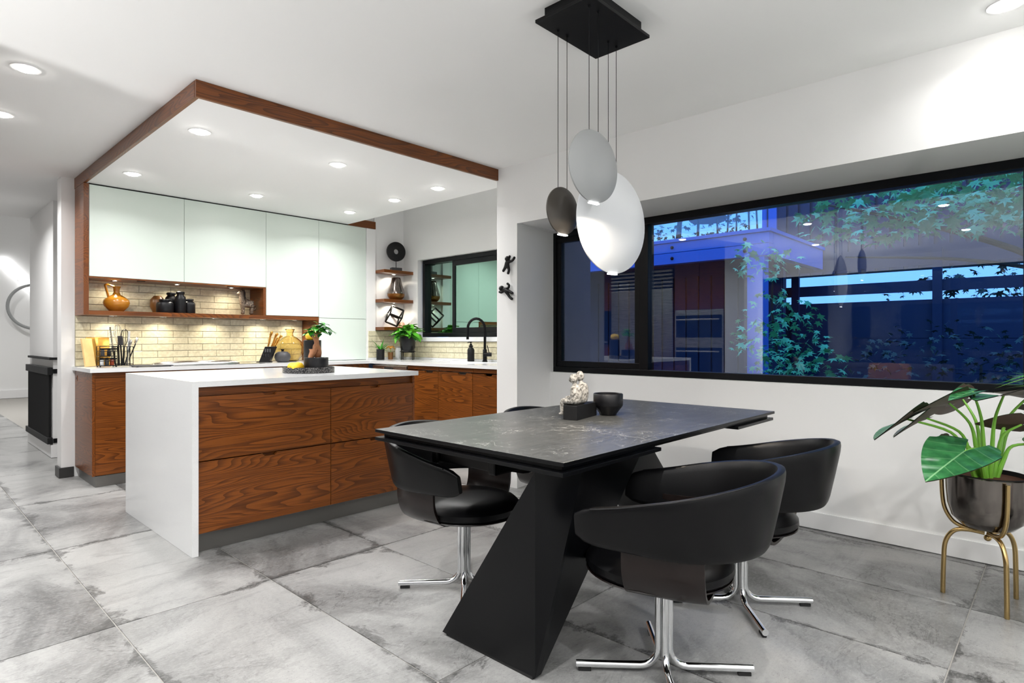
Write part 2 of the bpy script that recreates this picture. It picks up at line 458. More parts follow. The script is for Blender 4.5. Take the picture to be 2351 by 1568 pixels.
# bulkhead above the dining window, with sloping recess soffit
b_ = bmesh.new()
vs = [(X_UP, 2.032), (X_UP, CEIL), (4.05, CEIL), (4.05, 2.050), (3.90, 2.050)]
lo = [b_.verts.new((x, YB - .3, z)) for x, z in vs]; hi = [b_.verts.new((x, Y_REC + .0005, z)) for x, z in vs]
b_.faces.new(lo); b_.faces.new(hi[::-1])
for i in range(5): b_.faces.new((lo[i], hi[i], hi[(i + 1) % 5], lo[(i + 1) % 5]))
bmesh.ops.recalc_face_normals(b_, faces=b_.faces[:])
bm_box(b_, X_UP + .02, 4.05, Y_REC, 3.19, 2.036, CEIL)
struct('wall_right', b_, 'wall_paint', 'white wall above the wide dining window')
struct('wall_right_lower', BOX(X_LOW, 4.05, YB - .3, 3.2, 0, .870), 'wall_paint', 'white wall below the dining window')
struct('baseboard_right', BOX(X_LOW - .013, X_LOW, YB, 3.16, .004, .105, bev=.003), 'trim_paint', 'white baseboard under the dining window')
struct('wall_pillar', bm_prism(bmesh.new(), [(X_UP, Y_REC), (X_LOW, 3.166), (4.05, 3.19), (4.05, Y_PIL), (X_UP, Y_PIL)], 0, CEIL), 'wall_paint', 'white pillar between kitchen and dining window')
struct('wall_outer', BOX(4.052, 4.46, 3.19, 3.294, -.05, 2.6), 'siding_paint', 'dark outside cladding beside the dining window')
# sink wall with its window opening
WY0, WY1, WZ0, WZ1 = 3.95, 5.478, 1.165, 2.055
s_ = bmesh.new()
bm_box(s_, X_SINK, 4.40, Y_PIL, WY0, 0, 2.80); bm_box(s_, X_SINK, 4.40, WY1, 6.2, 0, 2.80)
bm_box(s_, X_SINK, 4.40, WY0, WY1, 0, WZ0); bm_box(s_, X_SINK, 4.40, WY0, WY1, WZ1, 2.80)
struct('wall_sink', s_, 'wall_paint', 'white wall around the kitchen window')
struct('wall_back', BOX(1.03, 3.745, Y_BACK, 6.2, 0, CEIL), 'wall_paint', 'white kitchen back wall')
struct('wall_shelf', BOX(3.855, X_SINK, 5.75, 6.2, 0, 2.80), 'wall_paint', 'white wall carrying the three floating shelves')
struct('wall_over_pantry', BOX(3.511, 3.854, 5.76, 6.2, 2.474, 2.80), 'wall_paint')
struct('trim_1', BOX(3.737, 3.853, 5.725, 6.2, .895, 2.388), 'wall_paint', 'white filler post beside the pantry')
struct('baseboard_back', BOX(1.024, 1.115, Y_BACK - .014, Y_BACK - .001, .003, .085, bev=.002), 'charcoal_plinth', 'short black baseboard at the end of the kitchen wall')
struct('baseboard_end', BOX(1.014, 1.029, Y_BACK - .014, 6.2, .003, .085, bev=.002), 'charcoal_plinth')
# soffit over the kitchen
SX1 = 3.51
sf = struct('soffit', BOX(1.14, SX1, 3.301, Y_FACE + .02, SOF, CEIL - .001), 'ceiling_paint', 'lowered white kitchen ceiling panel with walnut edge')
obj('fascia', BOX(1.12, X_UP - .001, 3.279, 3.30, SOF - .004, CEIL - .001), 'walnut_x', sf)
obj('fascia', BOX(1.119, 1.1395, 3.301, Y_BACK, SOF - .004, CEIL - .001), 'walnut_y', sf)
obj('fascia', BOX(SX1 + .001, 3.853, Y_FACE - .012, Y_FACE + .01, 2.390, 2.472), 'walnut_x', sf)
obj('fascia_return', BOX(SX1 + .001, 3.853, Y_FACE + .011, 6.04, 2.390, 2.472), 'ceiling_paint', sf)
# room beyond: hall column, far wall
struct('wall_column', BOX(1.154, 2.75, 7.143, 8.43, 0, CEIL), 'wall_paint', 'white hall column beside the kitchen wall')
struct('baseboard_column', BOX(1.136, 2.74, 7.128, 8.44, .003, .125, bev=.003), 'trim_paint')
struct('wall_far', BOX(XL, 2.9, 14.95, 15.2, 0, 3.62), 'wall_paint', 'far white wall of the stair hall')
struct('wall_hall_right', BOX(2.75, 2.9, 6.2, 14.95, 0, 3.62), 'wall_paint')
struct('baseboard_far', BOX(XL, 2.75, 14.925, 14.949, .003, .16), 'trim_paint')
# behind the camera
struct('wall_rear', BOX(XL - .3, 4.05, YB - .3, YB, 0, CEIL), 'wall_paint', 'white wall behind the viewer')
l_ = bmesh.new()
bm_box(l_, XL - .3, XL, YB, -2.4, 0, CEIL); bm_box(l_, XL - .3, XL, 4.9, 15, 0, 3.62); bm_box(l_, XL - .3, XL, -2.4, 4.9, 2.25, CEIL)
struct('wall_left', l_, 'wall_paint', 'white wall with a wide glazed opening to the terrace')

# ------------------------------------------------------------------ dining window (black aluminium)
XF = 3.90
def frame_bars(bm, x0, x1, bars):
    for y0, y1, z0, z1 in bars: bm_box(bm, x0, x1, y0, y1, z0, z1, bev=.003)
    return bm
w1 = struct('window_1', frame_bars(bmesh.new(), XF, XF + .09, [(YB, 3.19, .871, .915), (YB, 3.19, 1.998, 2.049), (3.14, 3.19, .915, 1.998), (2.27, 2.345, .915, 1.998), (.09, .16, .915, 1.998), (-1.9, -1.83, .915, 1.998)]),
            'black_frame', 'wide black framed dining window')
for (y0, y1) in ((2.345, 3.14),):
    s1 = obj('sash', frame_bars(bmesh.new(), XF + .012, XF + .06, [(y0, y1, .916, .962), (y0, y1, 1.952, 1.997), (y1 - .045, y1, .962, 1.952), (y0, y0 + .045, .962, 1.952)]), 'black_frame', w1)
    obj('pane', BOX(XF + .030, XF + .036, y0 + .04, y1 - .04, .958, 1.956), 'window_glass', s1)
s2 = obj('sash', frame_bars(bmesh.new(), XF + .012, XF + .06, [(-1.83, .09, .916, .965), (-1.83, .09, 1.948, 1.997), (.045, .09, .965, 1.948)]), 'black_frame', w1)
obj('pane', BOX(XF + .030, XF + .036, -1.82, .05, .96, 1.955), 'window_glass', s2)
obj('pane', BOX(XF + .030, XF + .036, .155, 2.275, .912, 2.0), 'window_glass', w1)
obj('hinge', BOX(XF - .008, XF + .001, .095, .112, 1.86, 1.93), 'black_metal', w1)
obj('latch', BOX(XF - .016, XF + .001, .092, .118, 1.22, 1.30, bev=.003), 'black_metal', w1)
# kitchen window
XK = 4.30
w2 = struct('window_2', frame_bars(bmesh.new(), XK, XK + .08, [(WY0, 5.44, WZ0 + .004, WZ0 + .05), (WY0, 5.44, WZ1 - .05, WZ1 - .004), (5.40, 5.44, WZ0 + .05, WZ1 - .05), (WY0, WY0 + .04, WZ0 + .05, WZ1 - .05)]),
            'black_frame', 'black framed sliding window above the kitchen sink')
s3 = obj('sash', frame_bars(bmesh.new(), XK + .008, XK + .035, [(WY0 + .04, 4.93, WZ0 + .05, WZ0 + .105), (WY0 + .04, 4.93, WZ1 - .105, WZ1 - .05), (4.885, 4.93, WZ0 + .105, WZ1 - .105)]), 'black_frame', w2)
obj('pane', BOX(XK + .018, XK + .024, WY0 + .04, 4.89, WZ0 + .1, WZ1 - .1), 'kitchen_window_glass', s3)
obj('pane', BOX(XK + .050, XK + .056, 4.88, 5.405, WZ0 + .045, WZ1 - .045), 'kitchen_window_glass', w2)
obj('sill', BOX(4.225, XK + .02, WY0, 5.478, 1.120, WZ0 + .002, bev=.003), 'quartz', w2)
# terrace glazing behind the camera
w3 = struct('window_3', frame_bars(bmesh.new(), XL - .1, XL - .02, [(-2.4, 4.9, .002, .06), (-2.4, 4.9, 2.19, 2.25), (-2.4, -2.34, .06, 2.19), (4.84, 4.9, .06, 2.19), (1.21, 1.29, .06, 2.19)]), 'black_frame', 'glazed terrace doors behind the viewer')
obj('pane', BOX(XL - .064, XL - .058, -2.35, 1.22, .05, 2.2), 'window_glass', w3)
obj('pane', BOX(XL - .064, XL - .058, 1.28, 4.85, .05, 2.2), 'window_glass', w3)

# ------------------------------------------------------------------ recessed lamps
def downlight(x, y, z, label, group='recessed ceiling lamps', power=LAMP_W):
    t = thing('recessed_light', label, 'ceiling lamp', (x, y, z), 0, group)
    obj('trim_ring', LATHE([(.046, -.0005), (.046, -.005), (.062, -.004), (.064, -.0005)], 32), 'trim_paint', t, True)
    obj('lens', LATHE([(0, -.016), (.018, -.015), (.034, -.0115), (.043, -.006), (.0455, -.0006)], 32), 'lamp_glow', t, True)
    area_lamp('lamp_light', (0, 0, -.020), power, .085, (1, .992, .982), 146, t)
    return t
for (x, y, lb) in ((1.33, 3.83, 'recessed lamp nearest the walnut corner of the kitchen ceiling'), (1.32, 5.18, 'recessed lamp above the left end of the cooking counter'),
                   (2.26, 3.83, 'recessed lamp above the middle of the island'), (2.26, 5.17, 'recessed lamp in front of the second glass cabinet door'),
                   (3.18, 3.82, 'recessed lamp nearest the kitchen window'), (3.18, 4.43, 'middle lamp of the row along the sink counter'), (3.18, 5.17, 'recessed lamp nearest the pantry door')):
    downlight(x, y, SOF, lb, 'lamps in the kitchen ceiling panel', LAMP_W * ((.50 if y < 5 else .36) if x < 3 else .62))
for (x, y, lb) in ((.50, 3.765, 'nearest recessed lamp left of the kitchen ceiling panel'), (.50, 4.635, 'recessed lamp cut by the left edge of the photo')):
    downlight(x, y, CEIL, lb, 'lamps along the hall ceiling')
for (x, y, w) in ((.50, 5.9, LAMP_W), (.50, 7.2, LAMP_W), (.5, 2.2, LAMP_W), (.6, .9, LAMP_W), (.7, -.6, LAMP_W * 1.3), (3.09, .18, LAMP_W * .2), (2.0, -.35, LAMP_W * .8), (2.5, -1.4, LAMP_W * 1.3), (-1.2, .9, LAMP_W), (-1.2, -.9, LAMP_W), (-1.2, 2.6, LAMP_W), (-1.4, 4.6, LAMP_W)):
    downlight(x, y, CEIL, 'recessed lamp in the ceiling behind and beside the viewer', 'lamps over the dining room', w)
for (x, y) in ((.4, 10.5), (.6, 12.6), (1.6, 11.5)):
    downlight(x, y, 3.62, 'recessed lamp in the high stair hall ceiling', 'lamps in the stair hall', LAMP_W * 2.2)

def uplighter(x, y, label, k=1.0):
    t = thing('floor_uplighter', label, 'floor lamp', (x, y, 0), 0, 'floor uplighters behind the viewer')
    obj('can', LATHE([(0, .001), (.09, .001), (.095, .006), (.095, .36), (.088, .37), (.084, .365), (.084, .32), (0, .318)], 32), 'black_matte', t, True)
    obj('lens', LATHE([(0, .330), (.06, .329), (.083, .324)], 32), 'lamp_glow', t, True)
    area_lamp('uplight', (0, 0, .345), UPLIGHT_W * k, .14, (1, .992, .982), 150, t, rot=(PI, 0, 0))
uplighter(-1.5, -1.0, 'black floor uplighter to the left behind the viewer')
uplighter(1.3, -1.7, 'black floor uplighter to the right behind the viewer', .5)
uplighter(-1.7, 2.9, 'black floor uplighter by the terrace doors')

# ------------------------------------------------------------------ kitchen cabinets
def notch_front_xz(x0, x1, z0, z1, y0, y1, n0=None, n1=None, d=.016):
    """front panel in the XZ plane with a finger notch in its upper edge"""
    pts = [(x0, z0), (x1, z0), (x1, z1)]
    if n0 is not None: pts += [(n1, z1), (n1 - .012, z1 - d), (n0 + .012, z1 - d), (n0, z1)]
    pts.append((x0, z1)); bm = bmesh.new()
    a = [bm.verts.new((x, y0, z)) for x, z in pts]; b = [bm.verts.new((x, y1, z)) for x, z in pts]
    bm.faces.new(a); bm.faces.new(b[::-1]); n = len(pts)
    for i in range(n): bm.faces.new((a[i], b[i], b[(i + 1) % n], a[(i + 1) % n]))
    bmesh.ops.recalc_face_normals(bm, faces=bm.faces[:]); return bm
def swap_xy(bm, x_ref):
    """turn an XZ-plane front into a YZ-plane one: (x, y) -> (y, x)"""
    for v in bm.verts: v.co.x, v.co.y = v.co.y, v.co.x
    bmesh.ops.recalc_face_normals(bm, faces=bm.faces[:]); return bm

# island
isl = thing('kitchen_island', 'walnut kitchen island with white quartz waterfall end', 'kitchen island', (1.12, 3.348, 0))
wpart('waterfall_panel', BOX(1.12, 1.152, 3.336, 4.55, .001, .920), 'quartz', isl)
wpart('countertop', BOX(1.152, 2.60, 3.336, 4.55, .890, .920), 'quartz', isl)
wpart('body', BOX(1.153, 2.558, 3.384, 4.52, .102, .889), 'walnut_x', isl)
wpart('side_panel', BOX(2.559, 2.578, 3.352, 4.53, .102, .889), 'walnut_y', isl)
wpart('top_rail', BOX(1.154, 2.558, 3.372, 3.383, .842, .889), 'walnut_x', isl)
wpart('toe_kick', BOX(1.153, 2.52, 3.405, 4.48, .001, .101), 'kick_steel', isl)
for (x0, x1, n0, n1) in ((1.155, 1.927, 1.50, 1.585), (1.931, 2.557, 2.21, 2.295)):
    for (z0, z1) in ((.112, .490), (.497, .838)):
        wpart('drawer', notch_front_xz(x0, x1, z0, z1, 3.352, 3.372, n0, n1), 'walnut_x', isl)

# base units under the cooking counter
YF = 5.463
def base_unit(x0, x1, label, n0, n1, side=False, fronts=((.090, .842),)):
    u = thing('base_cabinet', label, 'cabinet', (x0, YF, 0), 0, 'base cabinets of the cooking counter')
    wpart('body', BOX(x0 + .002, x1 - .002, YF + .022, 6.04, .086, .884), 'walnut_x', u)
    wpart('toe_kick', BOX(x0 + .002, x1 - .002, YF + .03 if not side else YF + .004, 6.0, .001, .085), 'kick_steel', u)
    if side: wpart('side_panel', BOX(x0 - .018, x0 + .0015, YF, 6.04, .086, .884), 'walnut_z' if False else 'walnut_y', u)
    for z0, z1 in fronts: wpart('door' if len(fronts) == 1 else 'drawer', notch_front_xz(x0 + .003, x1 - .002, z0, z1, YF, YF + .020, n0, n1), 'walnut_x', u)
    wpart('top_rail', BOX(x0 + .003, x1 - .002, YF + .008, YF + .0215, .846, .884), 'walnut_x', u)
    return u
bc = base_unit(1.140, 1.72, 'walnut base cabinet at the open end of the cooking counter', 1.42, 1.52, True)
ol = wpart('socket_plate', BOX(1.1195, 1.1225, 5.955, 6.00, .80, .845, bev=.001), 'walnut_y', bc)
for q in (5.966, 5.989): sub('socket', BALL((1.1195, q, .822), .008, sx=.15, sz=1.3), 'black_metal', ol, bc, True)
base_unit(1.722, 2.48, 'walnut drawer cabinet under the cooktop', 2.05, 2.15, False, ((.090, .46), (.466, .842)))
base_unit(2.482, 3.06, 'walnut base cabinet behind the island tray', 2.73, 2.83)
base_unit(3.062, 3.598, 'walnut corner cabinet beside the dishwasher', 3.25, 3.35)

# sink run, fronts face -X
XS = 3.62
def sink_unit(y0, y1, label, n0, n1):
    u = thing('sink_cabinet', label, 'cabinet', (XS, y0, 0), 0, 'walnut cabinets under the sink counter')
    wpart('body', BOX(XS + .022, 4.255, y0 + .002, y1 - .002, .086, .760), 'walnut_y', u)
    wpart('toe_kick', BOX(XS + .05, 4.2, y0 + .002, y1 - .002, .001, .085), 'kick_steel', u)
    wpart('door', swap_xy(notch_front_xz(y0 + .0015, y1 - .0015, .090, .838, XS, XS + .02, n0, n1), XS), 'walnut_y', u)
    wpart('top_rail', BOX(XS + .010, XS + .0215, y0 + .0015, y1 - .0015, .846, .884), 'walnut_y', u)
sink_unit(4.345, 4.83, 'walnut sink cabinet door next to the dishwasher', 4.42, 4.55)
sink_unit(3.87, 4.343, 'middle walnut door below the kitchen sink', 3.95, 4.07)
sink_unit(3.302, 3.868, 'walnut sink cabinet door beside the white pillar', 3.62, 3.72)
dw = thing('dishwasher', 'stainless steel dishwasher front under the counter corner', 'dishwasher', (XS, 4.83, 0))
wpart('body', BOX(XS + .02, 4.2, 4.836, 5.43, .086, .882), 'stainless', dw)
wpart('toe_kick', BOX(XS + .05, 4.2, 4.836, 5.43, .001, .085), 'kick_steel', dw)
wpart('door', BOX(XS - .004, XS + .019, 4.838, 5.428, .09, .79, bev=.003), 'stainless', dw)
wpart('control_panel', BOX(XS - .004, XS + .019, 4.838, 5.428, .795, .872, bev=.003), 'stainless', dw)
wpart('handle_pocket', BOX(XS - .008, XS - .0045, 5.06, 5.21, .812, .852, bev=.001), 'charcoal_plinth', dw)

wt = thing('worktop', 'white quartz L-shaped kitchen worktop', 'countertop', (1.105, 5.44, .886))
wb = bmesh.new(); Z0, Z1 = .886, .916
for a in ((1.105, 3.60, 5.44, 6.048), (3.60, 4.258, 4.75, 5.748), (3.60, 3.735, 5.748, 6.048), (3.60, 3.72, 4.0, 4.75), (4.12, 4.258, 4.0, 4.75), (3.60, 4.258, 3.30, 4.0)): bm_box(wb, *a, Z0, Z1)
wpart('slab', wb, 'quartz', wt)
wpart('upstand', BOX(4.238, 4.257, 3.30, 5.727, .9165, .936, bev=.002), 'quartz', wt)
wpart('upstand', BOX(3.738, 4.237, 5.7085, 5.7245, .9165, .936, bev=.002), 'quartz', wt)
sk_ = thing('kitchen_sink', 'white undermount kitchen sink below the window', 'sink', (3.92, 4.375, .70))
kb = bmesh.new()
for a in ((3.705, 4.135, 3.985, 4.765, .76, .77), (3.705, 3.718, 3.985, 4.765, .771, .8855), (4.122, 4.135, 3.985, 4.765, .771, .8855), (3.719, 4.121, 3.985, 3.998, .771, .8855), (3.719, 4.121, 4.752, 4.765, .771, .8855)): bm_box(kb, *a)
wpart('basin', kb, 'white_plastic', sk_); wpart('drain', LATHE([(0, .7715), (.04, .7715), (.045, .7705)], 24, c=(3.92, 4.375, 0)), 'chrome', sk_, True)

# ------------------------------------------------------------------ splashback tiles (each one a piece of its wall)
TL, TH = .2555, .0605
sp_me = mesh_of(BOX(-TL / 2 + .002, TL / 2 - .002, -.0045, .0045, -TH / 2 + .002, TH / 2 - .002, bev=.0016), 'tile', 'glazed_tile')
def tile_rows_x(wall, x0, x1, z0, nrows, y, j0):
    for r in range(nrows):
        s = j0 + (TL / 2 if r % 2 else 0); k = math.floor((x0 - s) / TL) - 1
        while s + k * TL < x1:
            a, b = max(x0, s + k * TL), min(x1, s + (k + 1) * TL); k += 1
            if b - a < .012: continue
            inst(sp_me, 'tile', wall, ((a + b) / 2, y, z0 + (r + .5) * TH), (0, 0, 0), ((b - a) / TL, 1, 1))
def tile_rows_y(wall, y0, y1, z0, nrows, x, j0):
    for r in range(nrows):
        s = j0 + (TL / 2 if r % 2 else 0); k = math.floor((y0 - s) / TL) - 1
        while s + k * TL < y1:
            a, b = max(y0, s + k * TL), min(y1, s + (k + 1) * TL); k += 1
            if b - a < .012: continue
            inst(sp_me, 'tile', wall, (x, (a + b) / 2, z0 + (r + .5) * TH), (0, 0, PI / 2), ((b - a) / TL, 1, 1))
wb_ = bpy.data.objects['wall_back']; ws_ = bpy.data.objects['wall_sink']; wsh_ = bpy.data.objects['wall_shelf']; tr1 = bpy.data.objects['trim_1']
obj('grout_bed', BOX(1.122, 3.16, 6.043, 6.0495, .9165, 1.651), 'grout', wb_)
tile_rows_x(wb_, 1.124, 3.132, .9175, 7, 6.0405, 1.354)
tile_rows_x(wb_, 1.156, 2.571, 1.378, 4, 6.0405, 1.46)
tile_rows_x(wb_, 1.156, 2.571, 1.378 + 4 * TH, 1, 6.0405, 1.46)
obj('grout_bed', BOX(4.2535, 4.2595, 3.30, 5.744, .936, 1.119), 'grout', ws_)
tile_rows_y(ws_, 3.30, 5.728, .936, 3, 4.2505, 5.339)
obj('grout_bed', BOX(3.856, 4.245, 5.7435, 5.7495, .936, 1.245), 'grout', wsh_)
tile_rows_x(wsh_, 3.857, 4.244, .936, 5, 5.7405, 3.857)
tile_rows_x(tr1, 3.756, 3.852, .936, 5, 5.7205, 3.60)

# ------------------------------------------------------------------ upper cabinets
def upper(x0, x1, z0, label, doors, name='wall_cabinet'):
    u = thing(name, label, 'cabinet', (x0, Y_FACE, z0), 0, 'glass fronted upper cabinets')
    wpart('body', BOX(x0 + .003, x1 - .003, Y_FACE + .022, 6.035 if z0 > 1 else 6.03, z0 + .012, 2.388), 'cabinet_carcass', u)
    for a, b in doors: wpart('door', BOX(x0 + .0015, x1 - .0015, Y_FACE, Y_FACE + .019, a, b, bev=.0012), 'mint_glass', u)
    return u
upper(1.157, 1.861, 1.645, 'first pale green glass cabinet above the amber jug niche', ((1.653, 2.389),))
upper(1.861, 2.599, 1.645, 'second pale green glass cabinet above the black jars', ((1.653, 2.389),))
upper(2.599, 3.160, 1.377, 'longer pale green glass cabinet right of the niche', ((1.380, 2.389),))
upper(3.160, 3.735, .918, 'tall pale green pantry cabinet standing on the worktop', ((.920, 1.366), (1.370, 2.389)), 'pantry_cabinet')
ns = thing('niche_surround', 'walnut shelf and frame around the lit cabinet niche', 'shelf', (1.12, Y_FACE, 1.341))
wpart('side_panel', BOX(1.12, 1.155, Y_FACE - .004, 6.035, 1.341, 2.394), 'walnut_y', ns)
wpart('niche_top', BOX(1.1555, 2.598, Y_FACE + .002, 6.035, 1.641, 1.6525), 'walnut_x', ns)
wpart('shelf_board', BOX(1.1555, 3.158, Y_FACE - .004, 6.035, 1.342, 1.3765), 'walnut_x', ns)
wpart('divider', BOX(2.572, 2.598, Y_FACE, 6.035, 1.377, 1.6405), 'walnut_y', ns)
ep = wpart('end_panel', BOX(3.133, 3.158, Y_FACE, 6.035, .918, 1.3415), 'walnut_y', ns)
for q in (5.80, 5.845): sub('socket', BALL((3.1325, q, 1.262), .017, sx=.12), 'black_metal', ep, ns, True)
wpart('cover_strip', BOX(1.1555, 3.735, Y_FACE + .004, Y_FACE + .02, 2.3895, 2.3990), 'black_metal', ns)
def puck(x, y, z, label, group, power=.55):
    t = thing('puck_light', label, 'cabinet lamp', (x, y, z), 0, group)
    obj('ring', LATHE([(.020, -.001), (.021, -.005), (.030, -.004), (.031, -.0003)], 24), 'chrome', t, True)
    obj('lens', LATHE([(0, -.0045), (.020, -.003)], 24), 'puck_glow', t, True)
    area_lamp('puck_beam', (0, 0, -.009), power, .035, (1, .90, .74), 150, t)
for x, lb in ((1.37, 'small round cabinet lamp above the amber jug'), (1.85, 'small round cabinet lamp above the black jars'), (2.33, 'small round cabinet lamp above the carved horse')): puck(x, 5.89, 1.641, lb, 'lamps in the niche', .6)
for x, lb in ((1.36, 'round lamp under the walnut shelf above the utensil racks'), (1.74, 'round lamp under the walnut shelf left of the cooktop'), (2.18, 'round lamp under the walnut shelf above the cooktop'), (2.64, 'round lamp under the walnut shelf above the knife block'), (2.98, 'round lamp under the walnut shelf above the amber bottle')): puck(x, 5.90, 1.342, lb, 'lamps under the walnut shelf', .8)
for x, lb in ((1.53, 'black clip under the first glass cabinet'), (2.27, 'black clip under the second glass cabinet')):
    tag(obj('cabinet_clip', BOX(x - .03, x + .03, 5.75, 5.765, 1.634, 1.6405, bev=.001), 'black_metal'), lb, 'clip', 'clips under the cabinets')

# floating shelves in the window corner
for z, lb in ((1.892, 'top floating walnut shelf holding the stone disc'), (1.562, 'middle floating walnut shelf holding the bronze vase'), (1.247, 'lowest floating walnut shelf holding the open cube')):
    s = thing('floating_shelf', lb, 'shelf', (3.857, 5.56, z), 0, 'floating shelves beside the window')
    wpart('board', BOX(3.857, 4.258, 5.56, 5.749, z, z + .035, bev=.0012), 'walnut_x', s)
    if z > 1.3: puck(4.06, 5.665, z, 'round lamp under the ' + ('top' if z > 1.7 else 'middle') + ' floating shelf', 'lamps under the floating shelves', .7)

# ------------------------------------------------------------------ things in the niche
def jug():
    t = thing('ceramic_jug', 'amber ceramic jug with an upright strap handle in the niche', 'jug', (1.385, 5.90, 1.3768))
    b = LATHE([(0, 0), (.045, 0), (.052, .004), (.088, .045), (.098, .075), (.092, .10), (.06, .128), (.03, .145), (.022, .165), (.024, .195), (.033, .215), (.029, .215), (.019, .19), (0, .185)], 40)
    obj('body', b, 'amber_ceramic', t, True)
    h = bmesh.new()
    bm_tube(h, smooth_pts([(-.050, 0, .085), (-.062, 0, .14), (-.080, 0, .212), (-.079, 0, .224), (-.062, 0, .226), (-.018, 0, .212)], 5), .0095, 8)
    for v in h.verts: v.co.y *= 1.6
    obj('handle', h, 'amber_ceramic', t, True)
jug()
def jar(x, y, r, h, lb):
    t = thing('ceramic_jar', lb, 'jar', (x, y, 1.3768), 0, 'black jars in the niche')
    nk = r * .62
    obj('body', LATHE([(0, 0), (r * .93, 0), (r, .008), (r, h * .62), (r * .93, h * .74), (nk, h * .84), (nk, h * .88), (nk - .004, h * .88), (nk - .005, h * .8), (0, h * .78)], 36), 'black_ceramic', t, True)
    obj('rim', LATHE([(nk - .003, h * .88), (nk + .005, h * .885), (nk + .008, h * .93), (nk + .005, h * .985), (nk - .004, h), (nk - .008, h * .97), (nk - .008, h * .88)], 36), 'black_ceramic', t, True)
jar(1.735, 5.83, .068, .120, 'squat black jar at the left of the jar cluster')
jar(1.815, 5.93, .050, .190, 'tall black jar at the back of the cluster')
jar(1.860, 5.83, .045, .195, 'tallest black jar at the front of the cluster')
jar(1.945, 5.87, .052, .135, 'short black jar at the right of the cluster')
bw = thing('brown_bowl', 'round brown pot half hidden behind the black jars', 'pot', (1.715, 5.965, 1.3768))
obj('body', LATHE([(0, 0), (.035, 0), (.06, .06), (.058, .12), (.03, .155), (.026, .15), (0, .14)], 32), 'brown_ceramic', bw, True)
def horse():
    t = thing('horse_figurine', 'standing carved horse figurine with swirl pattern in the niche', 'figurine', (2.465, 5.875, 1.3768), -.25)
    J = [(.02, 0, .115, .034), (-.02, 0, .125, .032), (-.038, 0, .155, .026), (-.040, 0, .195, .021), (-.036, 0, .228, .020), (-.060, 0, .212, .014), (-.074, 0, .200, .010), (.05, 0, .11, .034), (.066, 0, .085, .018), (.070, 0, .045, .010),
         (-.026, -.017, .075, .016), (-.028, -.018, .035, .0125), (-.029, -.018, .008, .015), (-.026, .017, .075, .016), (-.028, .018, .035, .0125), (-.029, .018, .008, .015),
         (.046, -.018, .072, .017), (.044, -.019, .035, .0125), (.043, -.019, .008, .015), (.046, .018, .072, .017), (.044, .019, .035, .0125), (.043, .019, .008, .015), (-.028, -.011, .255, .006), (-.028, .011, .255, .006)]
    E = [(0, 1), (1, 2), (2, 3), (3, 4), (4, 5), (5, 6), (0, 7), (7, 8), (8, 9), (1, 10), (10, 11), (11, 12), (1, 13), (13, 14), (14, 15), (7, 16), (16, 17), (17, 18), (7, 19), (19, 20), (20, 21), (4, 22), (4, 23)]
    skin('body', [(x * 1.08, y * 1.25, z * 1.02, r * 1.18) for x, y, z, r in J], E, 'swirl_carving', t, 2)
    obj('mane', TUBE(smooth_pts([(-.024, 0, .25), (-.015, 0, .22), (-.014, 0, .18), (.002, 0, .15)], 4), .009, 8), 'black_ceramic', t, True)
horse()

# ------------------------------------------------------------------ things on the cooking counter
CT = .9163
def wire_box(bm, x0, x1, y0, y1, zs, r=.0022, verts=()):
    for z in zs: bm_tube(bm, [(x0, y0, z), (x1, y0, z), (x1, y1, z), (x0, y1, z)], r, 6, closed=True)
    for x, y in verts: bm_tube(bm, [(x, y, zs[0]), (x, y, zs[-1])], r, 6)
    return bm
sr = thing('spice_rack', 'small black wire rack of spice jars at the counter end', 'rack', (1.285, 5.74, CT))
rb_ = bmesh.new(); wire_box(rb_, -.065, .055, -.05, .05, (.012, .05, .09, .13, .17), .0026, [(-.065, -.05), (.055, -.05), (.055, .05), (-.065, .05)])
for z in (.012, .09): bm_box(rb_, -.066, .056, -.051, .051, z - .004, z + .001); 
for z in (.062, .142): bm_box(rb_, -.066, .056, -.0525, -.0505, z, z + .012)
obj('frame', rb_, 'black_metal', sr)
for x, y in ((-.06, -.045), (.05, -.045), (.05, .045), (-.06, .045)): obj('foot', BALL((x, y, .006), .006, seg=10), 'black_metal', sr, True)
for i, (x, z, m, lb) in enumerate(((-.04, .013, 'white_plastic', 'clear spice jar in the lower left of the wire rack'), (-.005, .013, 'dark_slate', 'dark spice jar in the lower middle of the wire rack'), (.03, .013, 'red_glass', 'red spice jar in the lower right of the wire rack'),
                               (-.035, .091, 'dark_slate', 'dark spice jar on the upper left of the wire rack'), (.01, .091, 'black_ceramic', 'black spice jar on the upper right of the wire rack'))):
    j = thing('spice_jar', lb, 'jar', (1.285 + x, 5.74, CT + z + .0005), 0, 'spice jars in the wire rack')
    obj('glass', LATHE([(0, 0), (.014, 0), (.0145, .004), (.0145, .042), (.010, .048), (0, .048)], 20), m, j, True); obj('lid', LATHE([(0, .062), (.0115, .062), (.012, .048), (0, .0485)], 20), 'black_metal', j, True)
ub = thing('utensil_basket', 'black wire basket of cooking utensils on the counter', 'basket', (1.405, 5.80, CT))
u_ = bmesh.new(); wire_box(u_, -.065, .065, -.05, .05, (.008, .02, .165), .0028, [(-.065, -.05), (.065, -.05), (.065, .05), (-.065, .05)])
for k in range(7): x = -.065 + .13 * k / 6; bm_tube(u_, [(x, -.05, .008), (x, -.05, .165)], .0016, 6); bm_tube(u_, [(x, .05, .008), (x, .05, .165)], .0016, 6)
bm_box(u_, -.065, .065, -.05, .05, .006, .009)
obj('frame', u_, 'black_metal', ub)
for x in (-.06, .06): obj('foot', BALL((x, -.05, .005), .005, seg=10), 'black_metal', ub, True)
